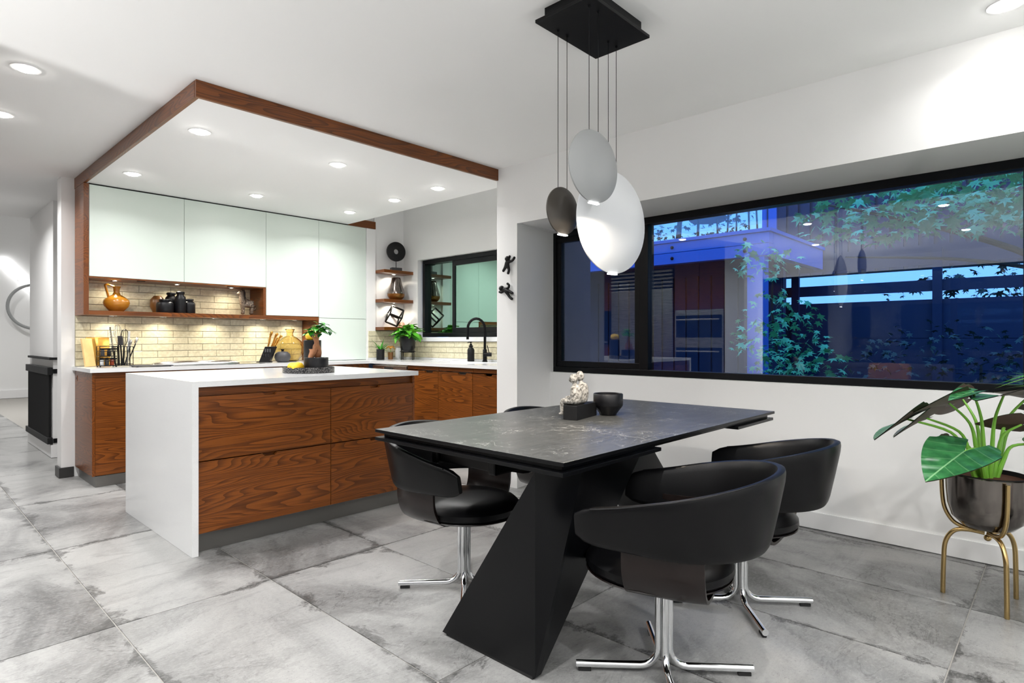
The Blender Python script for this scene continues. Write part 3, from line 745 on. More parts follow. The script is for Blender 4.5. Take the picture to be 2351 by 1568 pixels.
def utensil(kind, bx, by, tx, ty, tz, lb):
    t = thing(kind, lb, 'utensil', (1.405 + bx, 5.80 + by, CT + .0105), 0, 'utensils in the wire basket')
    d = Vector((tx - bx, ty - by, tz)); L = d.length; d.normalize()
    q = d.to_track_quat('Z', 'Y'); t.rotation_mode = 'QUATERNION'; t.rotation_quaternion = q
    if kind == 'whisk':
        obj('handle', TUBE([(0, 0, 0), (0, 0, L * .5)], .007, 10), 'black_matte', t, True)
        w = bmesh.new()
        for k in range(5):
            a = PI * k / 5; c, s = math.cos(a), math.sin(a)
            bm_tube(w, smooth_pts([(.004 * c, .004 * s, L * .5), (.028 * c, .028 * s, L * .75), (.02 * c, .02 * s, L * .95), (0, 0, L), (-.02 * c, -.02 * s, L * .95), (-.028 * c, -.028 * s, L * .75), (-.004 * c, -.004 * s, L * .5)], 4), .0013, 5)
        obj('wires', w, 'chrome' if 'steel' in lb else 'black_metal', t, True)
    elif kind == 'grater':
        g = BOX(-.012, .012, -.003, .003, L * .35, L); obj('blade', g, 'stainless', t); obj('handle', TUBE([(0, 0, 0), (0, 0, L * .36)], .007, 8), 'black_matte', t, True)
        tm = bmesh.new()
        for k in range(9): bm_box(tm, -.0125, .0125, -.0045, -.003, L * .4 + k * L * .065, L * .4 + k * L * .065 + .006)
        obj('teeth', tm, 'black_metal', t)
    elif kind == 'spatula':
        obj('handle', TUBE([(0, 0, 0), (0, 0, L * .7)], .006, 8), 'black_matte', t, True); obj('blade', BOX(-.022, .022, -.003, .003, L * .68, L, bev=.0012), 'dark_slate', t)
    elif kind == 'knife':
        obj('handle', BOX(-.009, .009, -.006, .006, 0, L * .45, bev=.002), 'stainless', t); obj('blade', BOX(-.014, .014, -.0015, .0015, L * .45, L), 'white_plastic', t)
    else:
        obj('handle', TUBE([(0, 0, 0), (0, 0, L * .8)], .005, 8), 'black_matte', t, True); obj('bowl', BALL((0, .006, L * .92), .026, sx=.9, sy=.45, sz=1.2), 'stainless', t, True)
utensil('grater', -.05, 0, -.085, .02, .32, 'narrow steel grater leaning left in the utensil basket')
utensil('whisk', -.02, .02, -.03, .03, .34, 'steel balloon whisk standing at the back of the basket')
utensil('whisk', .0, -.02, .012, -.02, .30, 'black wire whisk in the middle of the basket')
utensil('spatula', -.01, -.03, -.03, -.045, .245, 'dark slotted spatula at the front of the basket')
utensil('knife', .03, -.02, .042, -.03, .285, 'white bladed spatula knife in the utensil basket')
utensil('ladle', .03, 0, .115, .01, .225, 'steel serving fork spoon leaning right out of the basket')
utensil('ladle', .01, -.02, .06, -.03, .20, 'small black handled spoon at the right of the basket')
for (x, y, w, h, rz, m, lb) in ((1.200, 5.90, .115, .235, .75, 'board_wood', 'large pale wooden chopping board leaning on the splashback'), (1.275, 5.965, .17, .245, .12, 'gold_metal', 'brass coloured board behind the wooden chopping board')):
    t = thing('chopping_board', lb, 'chopping board', (x, y, CT + .001), rz, 'boards leaning on the splashback')
    b = BOX(-w / 2, w / 2, -.008, .008, 0, h, bev=.004); o = obj('board', b, m, t, True); o.rotation_euler = (-.16, 0, 0)
for i, x in enumerate((1.50, )):
    t = thing('slate_board', 'thin dark slate board left of the steel lid', 'tray', (1.56, 5.58, CT))
    obj('slab', BOX(-.14, .14, -.09, .09, .004, .013, bev=.002), 'dark_slate', t)
    for a, b in ((-.12, -.07), (.12, -.07), (.12, .07), (-.12, .07)): obj('foot', LATHE([(0, 0), (.008, 0), (.008, .0045), (0, .0045)], 12, c=(a, b, 0)), 'rubber', t)
ck = thing('cooktop', 'flush black glass cooktop in the worktop', 'cooktop', (2.1, 5.72, CT))
obj('glass', BOX(-.38, .38, -.24, .24, 0, .004, bev=.001), 'oven_glass', ck); obj('edge_trim', BOX(-.384, .384, -.244, .244, 0, .0022), 'stainless', ck)
ty_ = thing('steel_lid', 'long polished steel lid lying on the cooktop', 'lid', (1.97, 5.74, CT + .0042))
pr = [(0, .0355), (.20, .0345), (.29, .031), (.345, .022), (.37, .010), (.376, .004), (.376, 0), (.372, 0), (.368, .006), (0, .008)]
obj('dish', LATHE(pr, 48, sx=1.0, sy=.36), 'stainless', ty_, True)
kn = thing('knife_block', 'black slanted knife block beside the round grey jar', 'knife block', (2.60, 5.76, CT), -.75)
bb = bmesh.new(); bm_box(bb, -.05, .05, -.03, .03, 0, .155, bev=.003)
for v in bb.verts: v.co.x += v.co.z * .38
obj('block', bb, 'black_ceramic', kn)
obj('base', BOX(-.07, .06, -.038, .038, 0, .008, bev=.002), 'black_ceramic', kn)
sl = bmesh.new()
for a in (-.03, -.008, .014): 
    for z in (.05, .1): bm_box(sl, a + z * .38, a + z * .38 + .014, -.0318, -.0301, z, z + .035)
obj('inlay', sl, 'chrome', kn)
for i, (dx, dy, h) in enumerate(((-.034, .012, .155), (.0, .012, .145), (.034, .012, .13), (.026, -.016, .105))):
    k = thing('kitchen_knife', ('first', 'second', 'third', 'shortest')[i] + ' gold handled knife in the black block', 'knife', kn.location, -.75, 'gold knives in the block')
    p0 = Vector((dx + .155 * .38, dy, .156)); d = Vector((.40 + (dx + .01) * 5, 0, 1)).normalized()
    pts = [p0, p0 + d * h * .3, p0 + d * h * .7 + Vector((-.006, 0, 0)), p0 + d * h]
    obj('handle', bm_tube(bmesh.new(), smooth_pts(pts, 4), [.0085] * 4 + [.0095] * 5 + [.0125] * 3 + [.008], 10), 'gold_metal', k, True)
gj = thing('grey_jar', 'round dark grey lidded jar in front of the amber bottle', 'jar', (2.75, 5.70, CT))
obj('body', LATHE([(0, 0), (.045, 0), (.066, .018), (.077, .05), (.070, .082), (.045, .103), (.02, .106), (0, .102)], 40), 'dark_slate', gj, True)
obj('knob', LATHE([(.013, .104), (.011, .115), (.017, .122), (.016, .128), (0, .129)], 20), 'black_metal', gj, True)
dj = thing('glass_bottle', 'big squat amber glass bottle by the end panel', 'bottle', (2.905, 5.86, CT))
obj('body', LATHE([(0, .003), (.06, .0), (.085, .006), (.125, .06), (.152, .115), (.148, .150), (.115, .205), (.07, .245), (.036, .262), (.032, .285), (.042, .318), (.049, .326), (.045, .332), (.036, .32), (.026, .285), (.030, .262),
                   (.066, .240), (.110, .200), (.142, .149), (.146, .116), (.120, .064), (.08, .012), (0, .008)], 48), 'amber_glass', dj, True)

# ------------------------------------------------------------------ island tray
tr = thing('round_tray', 'round speckled black tray on the island', 'tray', (1.985, 3.735, .9203))
obj('dish', LATHE([(0, .003), (.16, .003), (.165, .0), (.168, .003), (.168, .036), (.164, .038), (.160, .035), (.160, .008), (0, .008)], 56), 'speckled_black', tr, True)
Zt = .9203 + .0085
pb = thing('potted_bonsai', 'ginseng ficus bonsai in a low black pot on the tray', 'plant', (2.002, 3.665, Zt))
obj('pot', LATHE([(0, 0), (.074, 0), (.077, .003), (.078, .092), (.075, .094), (.071, .091), (.070, .078), (0, .078)], 44), 'black_ceramic', pb, True)
obj('soil', LATHE([(0, .081), (.0695, .079)], 28), 'soil', pb, True)
J = [(.004, 0, .17, .020), (.002, 0, .205, .014), (.008, .0, .24, .011), (-.025, -.01, .135, .024), (-.052, -.018, .095, .018), (-.06, -.02, .078, .012), (.012, .005, .13, .030), (.014, .006, .085, .026), (.035, 0, .265, .005), (.055, .0, .28, .003), (-.022, .0, .262, .004), (-.045, -.004, .27, .003), (.012, .004, .275, .005), (.016, .004, .30, .003), (-.03, .005, .24, .004)]
skin('trunk', J, [(0, 1), (1, 2), (0, 3), (3, 4), (4, 5), (0, 6), (6, 7), (2, 8), (8, 9), (2, 10), (10, 11), (2, 12), (12, 13), (1, 14)], 'trunk_brown', pb, 2)
def leaf_mesh(name, L, Wd, mats, n=7, cup=.18, droop=.25, fat=.42):
    """pointed oval leaf, base at the origin, tip along +X, real thickness; top face material 0, underside 1"""
    bm = bmesh.new(); th = L * .012; rows = []
    for i in range(n + 1):
        t = i / n; w = Wd * .5 * (math.sin(PI * t ** (fat + .28)) ** .85 if 0 < t < 1 else 0); x = L * t; z = -droop * L * t * t
        rows.append([(x, -w, z + cup * w), (x, -w * .5, z + cup * w * .35), (x, 0, z), (x, w * .5, z + cup * w * .35), (x, w, z + cup * w)])
    for side, dz, mi in ((1, th, 0), (-1, -th, min(1, len(mats) - 1))):
        V = [[bm.verts.new((x, y, z + dz)) for x, y, z in r] for r in rows]
        for a, b in zip(V, V[1:]):
            for k in range(4):
                try:
                    f = bm.faces.new((a[k], b[k], b[k + 1], a[k + 1]) if side > 0 else (a[k + 1], b[k + 1], b[k], a[k])); f.material_index = mi; f.smooth = True
                except ValueError: pass
    bmesh.ops.remove_doubles(bm, verts=bm.verts[:], dist=1e-6)
    bmesh.ops.recalc_face_normals(bm, faces=[])
    me = bpy.data.meshes.new(name); bm.to_mesh(me); bm.free()
    for m in mats: me.materials.append(M[m])
    return me
fl1 = leaf_mesh('leaf', .050, .031, ('leaf_green', 'leaf_green')); fl2 = leaf_mesh('leaf', .045, .028, ('leaf_dark', 'leaf_dark'))
R = random.Random(3)
for c in ((.055, 0, .285), (-.045, -.004, .272), (.016, .004, .305), (-.03, .005, .245), (.035, 0, .265), (.085, 0, .275), (.0, -.01, .275), (-.055, 0, .255), (.045, 0, .305)):
    for k in range(8):
        a = R.uniform(0, 2 * PI); inst(R.choice((fl1, fl2, fl1)), 'leaf', pb, (c[0] + R.uniform(-.012, .012), c[1] + R.uniform(-.012, .012), c[2] + R.uniform(-.012, .016)), (R.uniform(-.4, .4), R.uniform(-.7, .5), a), (R.uniform(.8, 1.15),) * 3)
tv = thing('black_vase', 'tall black cylinder vase behind the bonsai on the tray', 'vase', (2.055, 3.815, Zt))
obj('body', LATHE([(0, 0), (.056, 0), (.058, .003), (.0585, .207), (.055, .209), (.053, .205), (.052, .03), (0, .03)], 40), 'black_ceramic', tv, True)
def lemon(x, y, z, s, rz, tilt, lb, g):
    t = thing('lemon', lb, 'fruit', (x, y, z), rz, g)
    o = obj('flesh', LATHE([(0, -.052), (.006, -.048), (.014, -.043), (.030, -.028), (.036, 0), (.030, .028), (.014, .043), (.006, .049), (0, .052)], 24), 'lemon_yellow', t, True); o.rotation_euler = (0, tilt, 0); o.scale = (s, s, s)
    o2 = obj('stem_tip', LATHE([(0, .050), (.004, .051), (.003, .055), (0, .056)], 10), 'trunk_brown', t, True); o2.rotation_euler = (0, tilt, 0); o2.scale = (s, s, s)
lemon(2.055, 3.815, Zt + .208 + .030, 1.15, .3, 1.57, 'yellow lemon resting on top of the tall black vase', 'lemons on the island tray')
lemon(1.874, 3.672, Zt + .0335, .92, .2, 1.57, 'lemon lying on the tray rim beside the bonsai pot', 'lemons on the island tray')
lemon(1.868, 3.735, Zt + .0315, .85, 1.2, 1.57, 'lemon lying behind the bonsai pot on the tray', 'lemons on the island tray')
lemon(1.935, 3.845, Zt + .029, .78, 2.2, 1.57, 'lemon at the back of the island tray', 'lemons on the island tray')

# ------------------------------------------------------------------ sink counter
fc = thing('kitchen_faucet', 'black gooseneck faucet in front of the kitchen window', 'faucet', (4.165, 4.27, CT))
obj('base', LATHE([(0, 0), (.026, 0), (.026, .012), (.021, .016), (.021, .12), (.018, .126), (0, .126)], 28), 'black_metal', fc, True)
gp = [(0, 0, .12), (0, 0, .33)] + [(0 - .0 * k, .105 - .105 * math.cos(PI * k / 10), .33 + .105 * math.sin(PI * k / 10)) for k in range(1, 11)] + [(0, .21, .29), (0, .21, .225)]
obj('spout', TUBE([(x - y * .55, y * .62, z) for x, y, z in gp], .0135, 14), 'black_metal', fc, True)
obj('lever_hub', TUBE([(-.03, -.015, .075), (.02, -.075, .075)], .020, 16), 'black_metal', fc, True)
obj('lever', TUBE([(.005, -.055, .09), (-.012, -.045, .165)], .0045, 10), 'black_metal', fc, True)
sd = thing('soap_dispenser', 'black pump soap bottle beside the faucet', 'soap dispenser', (4.15, 4.46, CT))
obj('bottle', LATHE([(0, 0), (.033, 0), (.036, .004), (.036, .115), (.030, .132), (.019, .142), (.017, .150), (.022, .152), (.022, .164), (.0, .166)], 32), 'black_matte', sd, True)
pm = bmesh.new(); bm_lathe(pm, [(0, .166), (.014, .166), (.013, .178), (.005, .182), (.005, .196), (.0, .196)], 20); bm_tube(pm, [(0, 0, .195), (-.012, .018, .197), (-.02, .03, .190)], .004, 8); bm_box(pm, -.012, .012, -.008, .008, .195, .203, bev=.002)
obj('pump', pm, 'black_metal', sd, True)

plain('leaf_fresh', srgb(92, 176, 52), .32, vary=.4, bscale=22)
def pothos():
    t = thing('potted_plant', 'bushy green leafy plant in a black pot on a wire stand', 'plant', (4.02, 5.35, CT))
    obj('pot', LATHE([(0, .085), (.03, .086), (.068, .105), (.083, .14), (.086, .255), (.083, .258), (.079, .255), (.077, .235), (0, .235)], 40), 'black_ceramic', t, True)
    s = bmesh.new(); bm_tube(s, [(.083 * math.cos(2 * PI * k / 28), .083 * math.sin(2 * PI * k / 28), .092) for k in range(28)], .004, 6, closed=True)
    for d in (0, PI / 2): bm_tube(s, [(.083 * math.cos(d), .083 * math.sin(d), .083), (-.083 * math.cos(d), -.083 * math.sin(d), .083)], .004, 6)
    obj('stand_ring', s, 'black_metal', t)
    for k in range(4): a = k * PI / 2 + .0; obj('leg', TUBE([(.086 * math.cos(a), .086 * math.sin(a), 0), (.086 * math.cos(a), .086 * math.sin(a), .15)], .005, 8), 'black_metal', t, True)
    obj('soil', LATHE([(0, .240), (.0765, .238)], 24), 'soil', t, True)
    l1 = leaf_mesh('leaf', .128, .085, ('leaf_fresh', 'stem_green'), 8, .25, .35, .3); l2 = leaf_mesh('leaf', .11, .074, ('leaf_dark', 'leaf_green'), 8, .25, .3, .3)
    R = random.Random(11); st = bmesh.new()
    for k in range(80):
        a = R.uniform(0, 2 * PI); rr = R.uniform(.01, .12) ; z = .262 + (.11 - rr * .85) * R.uniform(.5, 1.2); el = R.uniform(-.85, .15) + rr * 5
        px, py = rr * math.cos(a), rr * math.sin(a)
        inst(l1 if R.random() < .62 else l2, 'leaf', t, (px, py, z), (R.uniform(-.5, .5), el, a + R.uniform(-.5, .5)), (R.uniform(.65, 1.05),) * 3)
        bm_tube(st, [(px * .2, py * .2, .235), (px * .7, py * .7, (z + .235) / 2 + .02), (px, py, z)], .0022, 5)
    obj('stems', st, 'stem_green', t, True)
pothos()
sp_ = thing('spiky_plant', 'small spiky green plant in a ribbed black cup', 'plant', (3.80, 5.55, CT))
rib = [(0, 0), (.042, 0)]
for k in range(9): rib += [(.0445, .004 + k * .0125), (.0425, .010 + k * .0125)]
rib += [(.046, .118), (.042, .118), (.040, .10), (0, .10)]
obj('cup', LATHE(rib, 32), 'black_matte', sp_, True)
bl = leaf_mesh('leaf', .15, .014, ('leaf_green', 'leaf_green'), 7, .3, .35, .1)
R = random.Random(5)
for k in range(22): inst(bl, 'leaf', sp_, (R.uniform(-.02, .02), R.uniform(-.02, .02), .10), (0, -R.uniform(.35, 1.25), R.uniform(0, 2 * PI)), (R.uniform(.55, 1.15), 1, 1))
orc = thing('dried_flower', 'small dried orange flower behind the spiky plant', 'flower', (3.955, 5.58, CT))
obj('cup', LATHE([(0, 0), (.028, 0), (.032, .08), (.029, .08), (.026, .01), (0, .01)], 24), 'brown_ceramic', orc, True)
pt = leaf_mesh('petal', .06, .045, ('pink_stone', 'pink_stone'), 6, .3, .4)
M['petal_orange'] = plain('petal_orange', srgb(226, 160, 70), .6)
pt.materials[0] = M['petal_orange']; pt.materials[1] = M['petal_orange']
obj('stalk', TUBE([(0, 0, .02), (.0, 0, .15)], .003, 6), 'stem_green', orc)
for k in range(6): inst(pt, 'petal', orc, (0, 0, .15), (0, .2, k * PI / 3))
wj = thing('frosted_jar', 'small pale glass jar behind the spiky plant', 'jar', (4.10, 5.63, CT))
obj('body', LATHE([(0, 0), (.035, 0), (.036, .1), (.028, .12), (.028, .13), (0, .13)], 28), 'frosted_white', wj, True)
obj('lid', LATHE([(.0, .15), (.03, .15), (.03, .131), (0, .131)], 24), 'stainless', wj, True)

# on the floating shelves
ds = thing('stone_disc', 'dark stone ring sculpture on a stand on the top shelf', 'sculpture', (4.085, 5.655, 1.9275), -.25)
obj('base', BOX(-.062, .062, -.032, .032, 0, .04, bev=.003), 'dark_slate', ds)
obj('rod', TUBE([(0, 0, .04), (0, 0, .12)], .004, 8), 'black_metal', ds)
rg = LATHE([(.030, -.013), (.034, -.017), (.1, -.019), (.112, -.010), (.112, .010), (.1, .019), (.034, .017), (.030, .013), (.030, -.013)], 48)
o = obj('ring', rg, 'black_matte', ds, True); o.rotation_euler = (PI / 2, 0, 0); o.location = (0, 0, .226)
vz = thing('bronze_vase', 'flared bronze glazed vase on the middle shelf', 'vase', (4.085, 5.655, 1.5975))
obj('base', LATHE([(0, 0), (.05, 0), (.075, .012), (.098, .045), (.1, .068)], 40), 'vase_base_bronze', vz, True)
obj('body', LATHE([(.1, .068), (.099, .075), (.085, .13), (.066, .19), (.052, .245), (.046, .256), (.043, .256), (.050, .24), (.062, .19), (.08, .13), (0, .1)], 40), 'glazed_bronze', vz, True)
cu = thing('cube_sculpture', 'open black metal cube balanced on a corner on the lowest shelf', 'sculpture', (4.06, 5.65, 1.2825), -.55)
cb = bmesh.new(); H_ = .070
cor = [Vector((a, b, c)) * H_ for a in (-1, 1) for b in (-1, 1) for c in (-1, 1)]
Rm = (Matrix.Rotation(math.radians(28), 3, 'Y') @ Matrix.Rotation(math.radians(45), 3, 'X') @ Matrix.Rotation(math.radians(8), 3, 'Z'))
cor = [Rm @ v for v in cor]; mz = min(v.z for v in cor)
for i in range(8):
    for j in range(i):
        if abs((cor[i] - cor[j]).length - 2 * H_) < 1e-4: bm_tube(cb, [cor[i] + Vector((0, 0, -mz + .010)), cor[j] + Vector((0, 0, -mz + .010))], .0105, 4)
obj('frame', cb, 'black_matte', cu)
pk = thing('stone_bowl', 'pale pink stone dome behind the open cube', 'ornament', (4.205, 5.705, 1.2825))
obj('dome', LATHE([(.038, 0), (.037, .03), (.026, .055), (0, .062)], 28), 'pink_stone', pk, True)

# ------------------------------------------------------------------ pillar hooks and hall
def wall_man(y, z, J, E, lb):
    t = thing('wall_hook_figure', lb, 'wall hook', (3.326, y, z), 0, 'little black climbing men on the pillar')
    skin('body', [(a, b * .86, c, r * 1.18) for a, b, c, r in J], E, 'black_matte', t, 2)
    obj('head', BALL((-.004, J[1][1] * .86, J[1][2] + .0), .0215, seg=16), 'black_matte', t, True)
    obj('wall_peg', TUBE([(.004, 0, 0), (.0205, 0, 0)], .007, 8), 'black_matte', t)
wall_man(3.168, 1.722, [(0, 0, 0, .017), (0, -.013, .043, .013), (0, -.006, .022, .015), (0, -.055, .020, .0085), (-.005, -.085, .030, .0085), (-.008, -.108, .052, .0095), (0, -.03, .05, .008), (-.004, -.045, .066, .009), (0, .020, -.022, .010), (0, .05, -.055, .0095), (0, -.022, -.028, .010), (0, -.030, -.045, .009), (0, -.012, -.078, .010)],
         [(0, 2), (2, 1), (2, 3), (3, 4), (4, 5), (2, 6), (6, 7), (0, 8), (8, 9), (0, 10), (10, 11), (11, 12)], 'upper little black climbing man hook reaching up the pillar')
wall_man(3.172, 1.520, [(0, 0, 0, .017), (0, .056, .020, .012), (0, .022, .010, .015), (0, -.028, .022, .0085), (-.004, -.040, .040, .0085), (-.006, -.012, .058, .009), (0, .062, -.014, .0085), (-.004, .090, -.002, .009), (0, -.045, -.010, .010), (0, -.085, -.028, .0095), (0, -.020, -.030, .010), (0, -.040, -.052, .009), (0, -.078, -.072, .010)],
         [(0, 2), (2, 1), (2, 3), (3, 4), (4, 5), (2, 6), (6, 7), (0, 8), (8, 9), (0, 10), (10, 11), (11, 12)], 'lower little black climbing man hook sprawled on the pillar')
sg = thing('slatted_gate', 'black slatted gate folded against the hall column', 'gate', (1.13, 7.7, .13))
wpart('top_rail', BOX(1.108, 1.150, 7.13, 8.36, .80, .872, bev=.003), 'black_matte', sg)
wpart('bottom_rail', BOX(1.108, 1.150, 7.13, 8.36, .135, .195, bev=.003), 'black_matte', sg)
sl_me = mesh_of(BOX(-.010, .010, -.017, .017, -.301, .301), 'slat', 'black_matte')
for k in range(24): inst(sl_me, 'slat', sg, (0, -.50 + k * .045, .367), (0, 0, .35))
for z in (.835, .165): wpart('bracket', BOX(1.152, 1.27, 7.124, 7.128 if z > .5 else 7.127, z - .022, z + .022), 'black_metal', sg)
cp = struct('trim_2', BOX(1.118, 1.40, 7.10, 8.30, .945, .968, bev=.002), 'black_matte', 'black cap rail around the hall column')
rl = thing('ring_lamp', 'thin grey ring lamp on the far hall wall', 'lamp', (2.12, 14.78, 1.78))
obj('ring', TUBE([(.43 * math.cos(2 * PI * k / 48), 0, .43 * math.sin(2 * PI * k / 48)) for k in range(48)], .028, 8, closed=True), 'grey_lacquer', rl, True)
obj('wall_bracket', BOX(-.03, .03, .02, .168, .40, .46), 'grey_lacquer', rl)
lb_ = thing('led_bar', 'slanted white light bar on the far hall wall', 'lamp', (1.62, 14.905, 2.68))
obj('tube', TUBE([(0, 0, 0), (.62, 0, -.70)], .035, 10), 'led_white', lb_, True)
obj('wall_bracket', BOX(.25, .35, .02, .044, -.40, -.32), 'trim_paint', lb_)

# ------------------------------------------------------------------ dining table
TBX, TBY, TBZ = 2.358, 1.645, .760
dt = thing('dining_table', 'black ceramic extending dining table on twisted black legs', 'table', (TBX, TBY, 0))
tt_ = BOX(1.450, 3.266, 1.138, 2.158, .7465, TBZ, bev=.0018)
tt_.normal_update()
for f in tt_.faces: f.material_index = 0 if f.normal.z > .5 else 1
wpart('table_top', tt_, ['table_ceramic', 'black_metal'], dt)
wpart('sub_top', BOX(1.478, 3.238, 1.166, 2.130, .7285, .7463), 'black_metal', dt)
wpart('extension_leaf', BOX(1.448, 2.06, 1.140, 2.156, .7135, .7275, bev=.0018), 'black_metal', dt)
wpart('extension_leaf', BOX(2.79, 3.25, 1.140, 2.156, .7135, .7275, bev=.0018), 'black_metal', dt)
for y0, y1 in ((1.585, 1.625), (1.925, 1.965)): wpart('rail', BOX(1.60, 3.11, y0, y1, .622, .7125, bev=.008), 'black_metal', dt)
wpart('cross_bar', BOX(1.615, 1.665, 1.626, 1.924, .630, .702, bev=.004), 'black_metal', dt)
wpart('cross_bar', BOX(3.055, 3.10, 1.626, 1.924, .630, .702, bev=.004), 'black_metal', dt)
def hull(pts):
    bm = bmesh.new()
    for p in pts: bm.verts.new(p)
    bmesh.ops.convex_hull(bm, input=bm.verts[:]); bmesh.ops.recalc_face_normals(bm, faces=bm.faces[:])
    bmesh.ops.dissolve_limit(bm, angle_limit=.01, verts=bm.verts[:], edges=bm.edges[:]); return bm
LEG = [(1.492, 1.765, .012), (1.500, 1.297, .012), (1.530, 1.297, .012), (1.530, 1.765, .012), (1.466, 1.268, .7125), (1.612, 1.182, .7125), (2.085, 1.232, .7125)]
wpart('leg', hull(LEG), 'black_metal', dt)
wpart('leg', hull([(2 * TBX - x, 2 * TBY - y, z) for x, y, z in LEG]), 'black_metal', dt)
wpart('foot_pad', BOX(1.500, 1.526, 1.31, 1.75, .0005, .0118), 'rubber', dt)
wpart('foot_pad', BOX(2 * TBX - 1.526, 2 * TBX - 1.500, 2 * TBY - 1.75, 2 * TBY - 1.31, .0005, .0118), 'rubber', dt)
# sculpture and bowl
fg = thing('couple_sculpture', 'stone sculpture of a seated couple on a black block', 'sculpture', (2.352, 1.742, TBZ), .20)
obj('block', BOX(-.115, .115, -.036, .036, .0005, .068, bev=.0015), 'black_matte', fg)
def sitter(x, yaw, h, nm):
    """one carved figure: overlapping volumes fused by a voxel remesh into a single continuous body"""
    bm = bmesh.new(); z0 = .068
    bm_ball(bm, (0, -.004, z0 + .024), .033, sx=1.0, sy=.95, sz=.78)
    bm_tube(bm, smooth_pts([(0, -.004, z0 + .016), (0, -.010, z0 + .045), (0, -.009, z0 + .070), (0, -.005, z0 + .086), (0, -.002, z0 + .096), (0, 0, z0 + .112)], 4), [.030 - .0000 * i for i in range(6)] + [.030, .029, .0285, .028, .027, .0255, .023, .020, .0165, .0130, .0108, .0098, .0092, .0090, .0090], 14)
    bm_ball(bm, (0, .003, z0 + .125), .0215, sx=.92, sy=1.0, sz=1.12); bm_ball(bm, (0, .016, z0 + .118), .012, sx=.9, sy=1.0, sz=1.0); bm_ball(bm, (0, .026, z0 + .119), .0045)
    for sg in (-1, 1):
        bm_ball(bm, (sg * .019, -.005, z0 + .077), .0125)
        bm_tube(bm, smooth_pts([(sg * .022, -.005, z0 + .078), (sg * .029, -.006, z0 + .056), (sg * .026, .010, z0 + .038), (sg * .014, .036, z0 + .034)], 4), .0078, 10)
        bm_tube(bm, smooth_pts([(sg * .013, .0, z0 + .018), (sg * .014, .03, z0 + .018), (sg * .0145, .052, z0 + .016), (sg * .0145, .058, z0 - .004), (sg * .0145, .056, z0 - .04)], 4), [.0175 - .0005 * i for i in range(17)], 10)
        bm_ball(bm, (sg * .0145, .061, z0 - .045), .010, sy=1.5, sz=.7)
    for v in bm.verts: v.co.z = z0 + (v.co.z - z0) * h if v.co.z > z0 else v.co.z
    bmesh.ops.rotate(bm, verts=bm.verts[:], cent=(0, 0, 0), matrix=Matrix.Rotation(yaw, 3, 'Z')); bmesh.ops.translate(bm, verts=bm.verts[:], vec=(x, 0, .001))
    o = obj(nm, bm, 'weathered_stone', fg, True)
    r_ = o.modifiers.new('fuse', 'REMESH'); r_.mode = 'VOXEL'; r_.voxel_size = .0028; r_.use_smooth_shade = True
    sm = o.modifiers.new('soften', 'SMOOTH'); sm.iterations = 6; sm.factor = .5
sitter(-.068, .05, 1.0, 'seated_figure'); sitter(.002, .40, 1.07, 'seated_figure')
bo = thing('black_bowl', 'glossy black faceted bowl on the dining table', 'bowl', (2.530, 1.700, TBZ))
obj('body', LATHE([(0, .002), (.040, .001), (.043, .004), (.045, .010), (.072, .046), (.0745, .052), (.0745, .106), (.072, .109), (.069, .106), (.068, .055), (.042, .014), (0, .012)], 44), 'black_ceramic', bo, True)

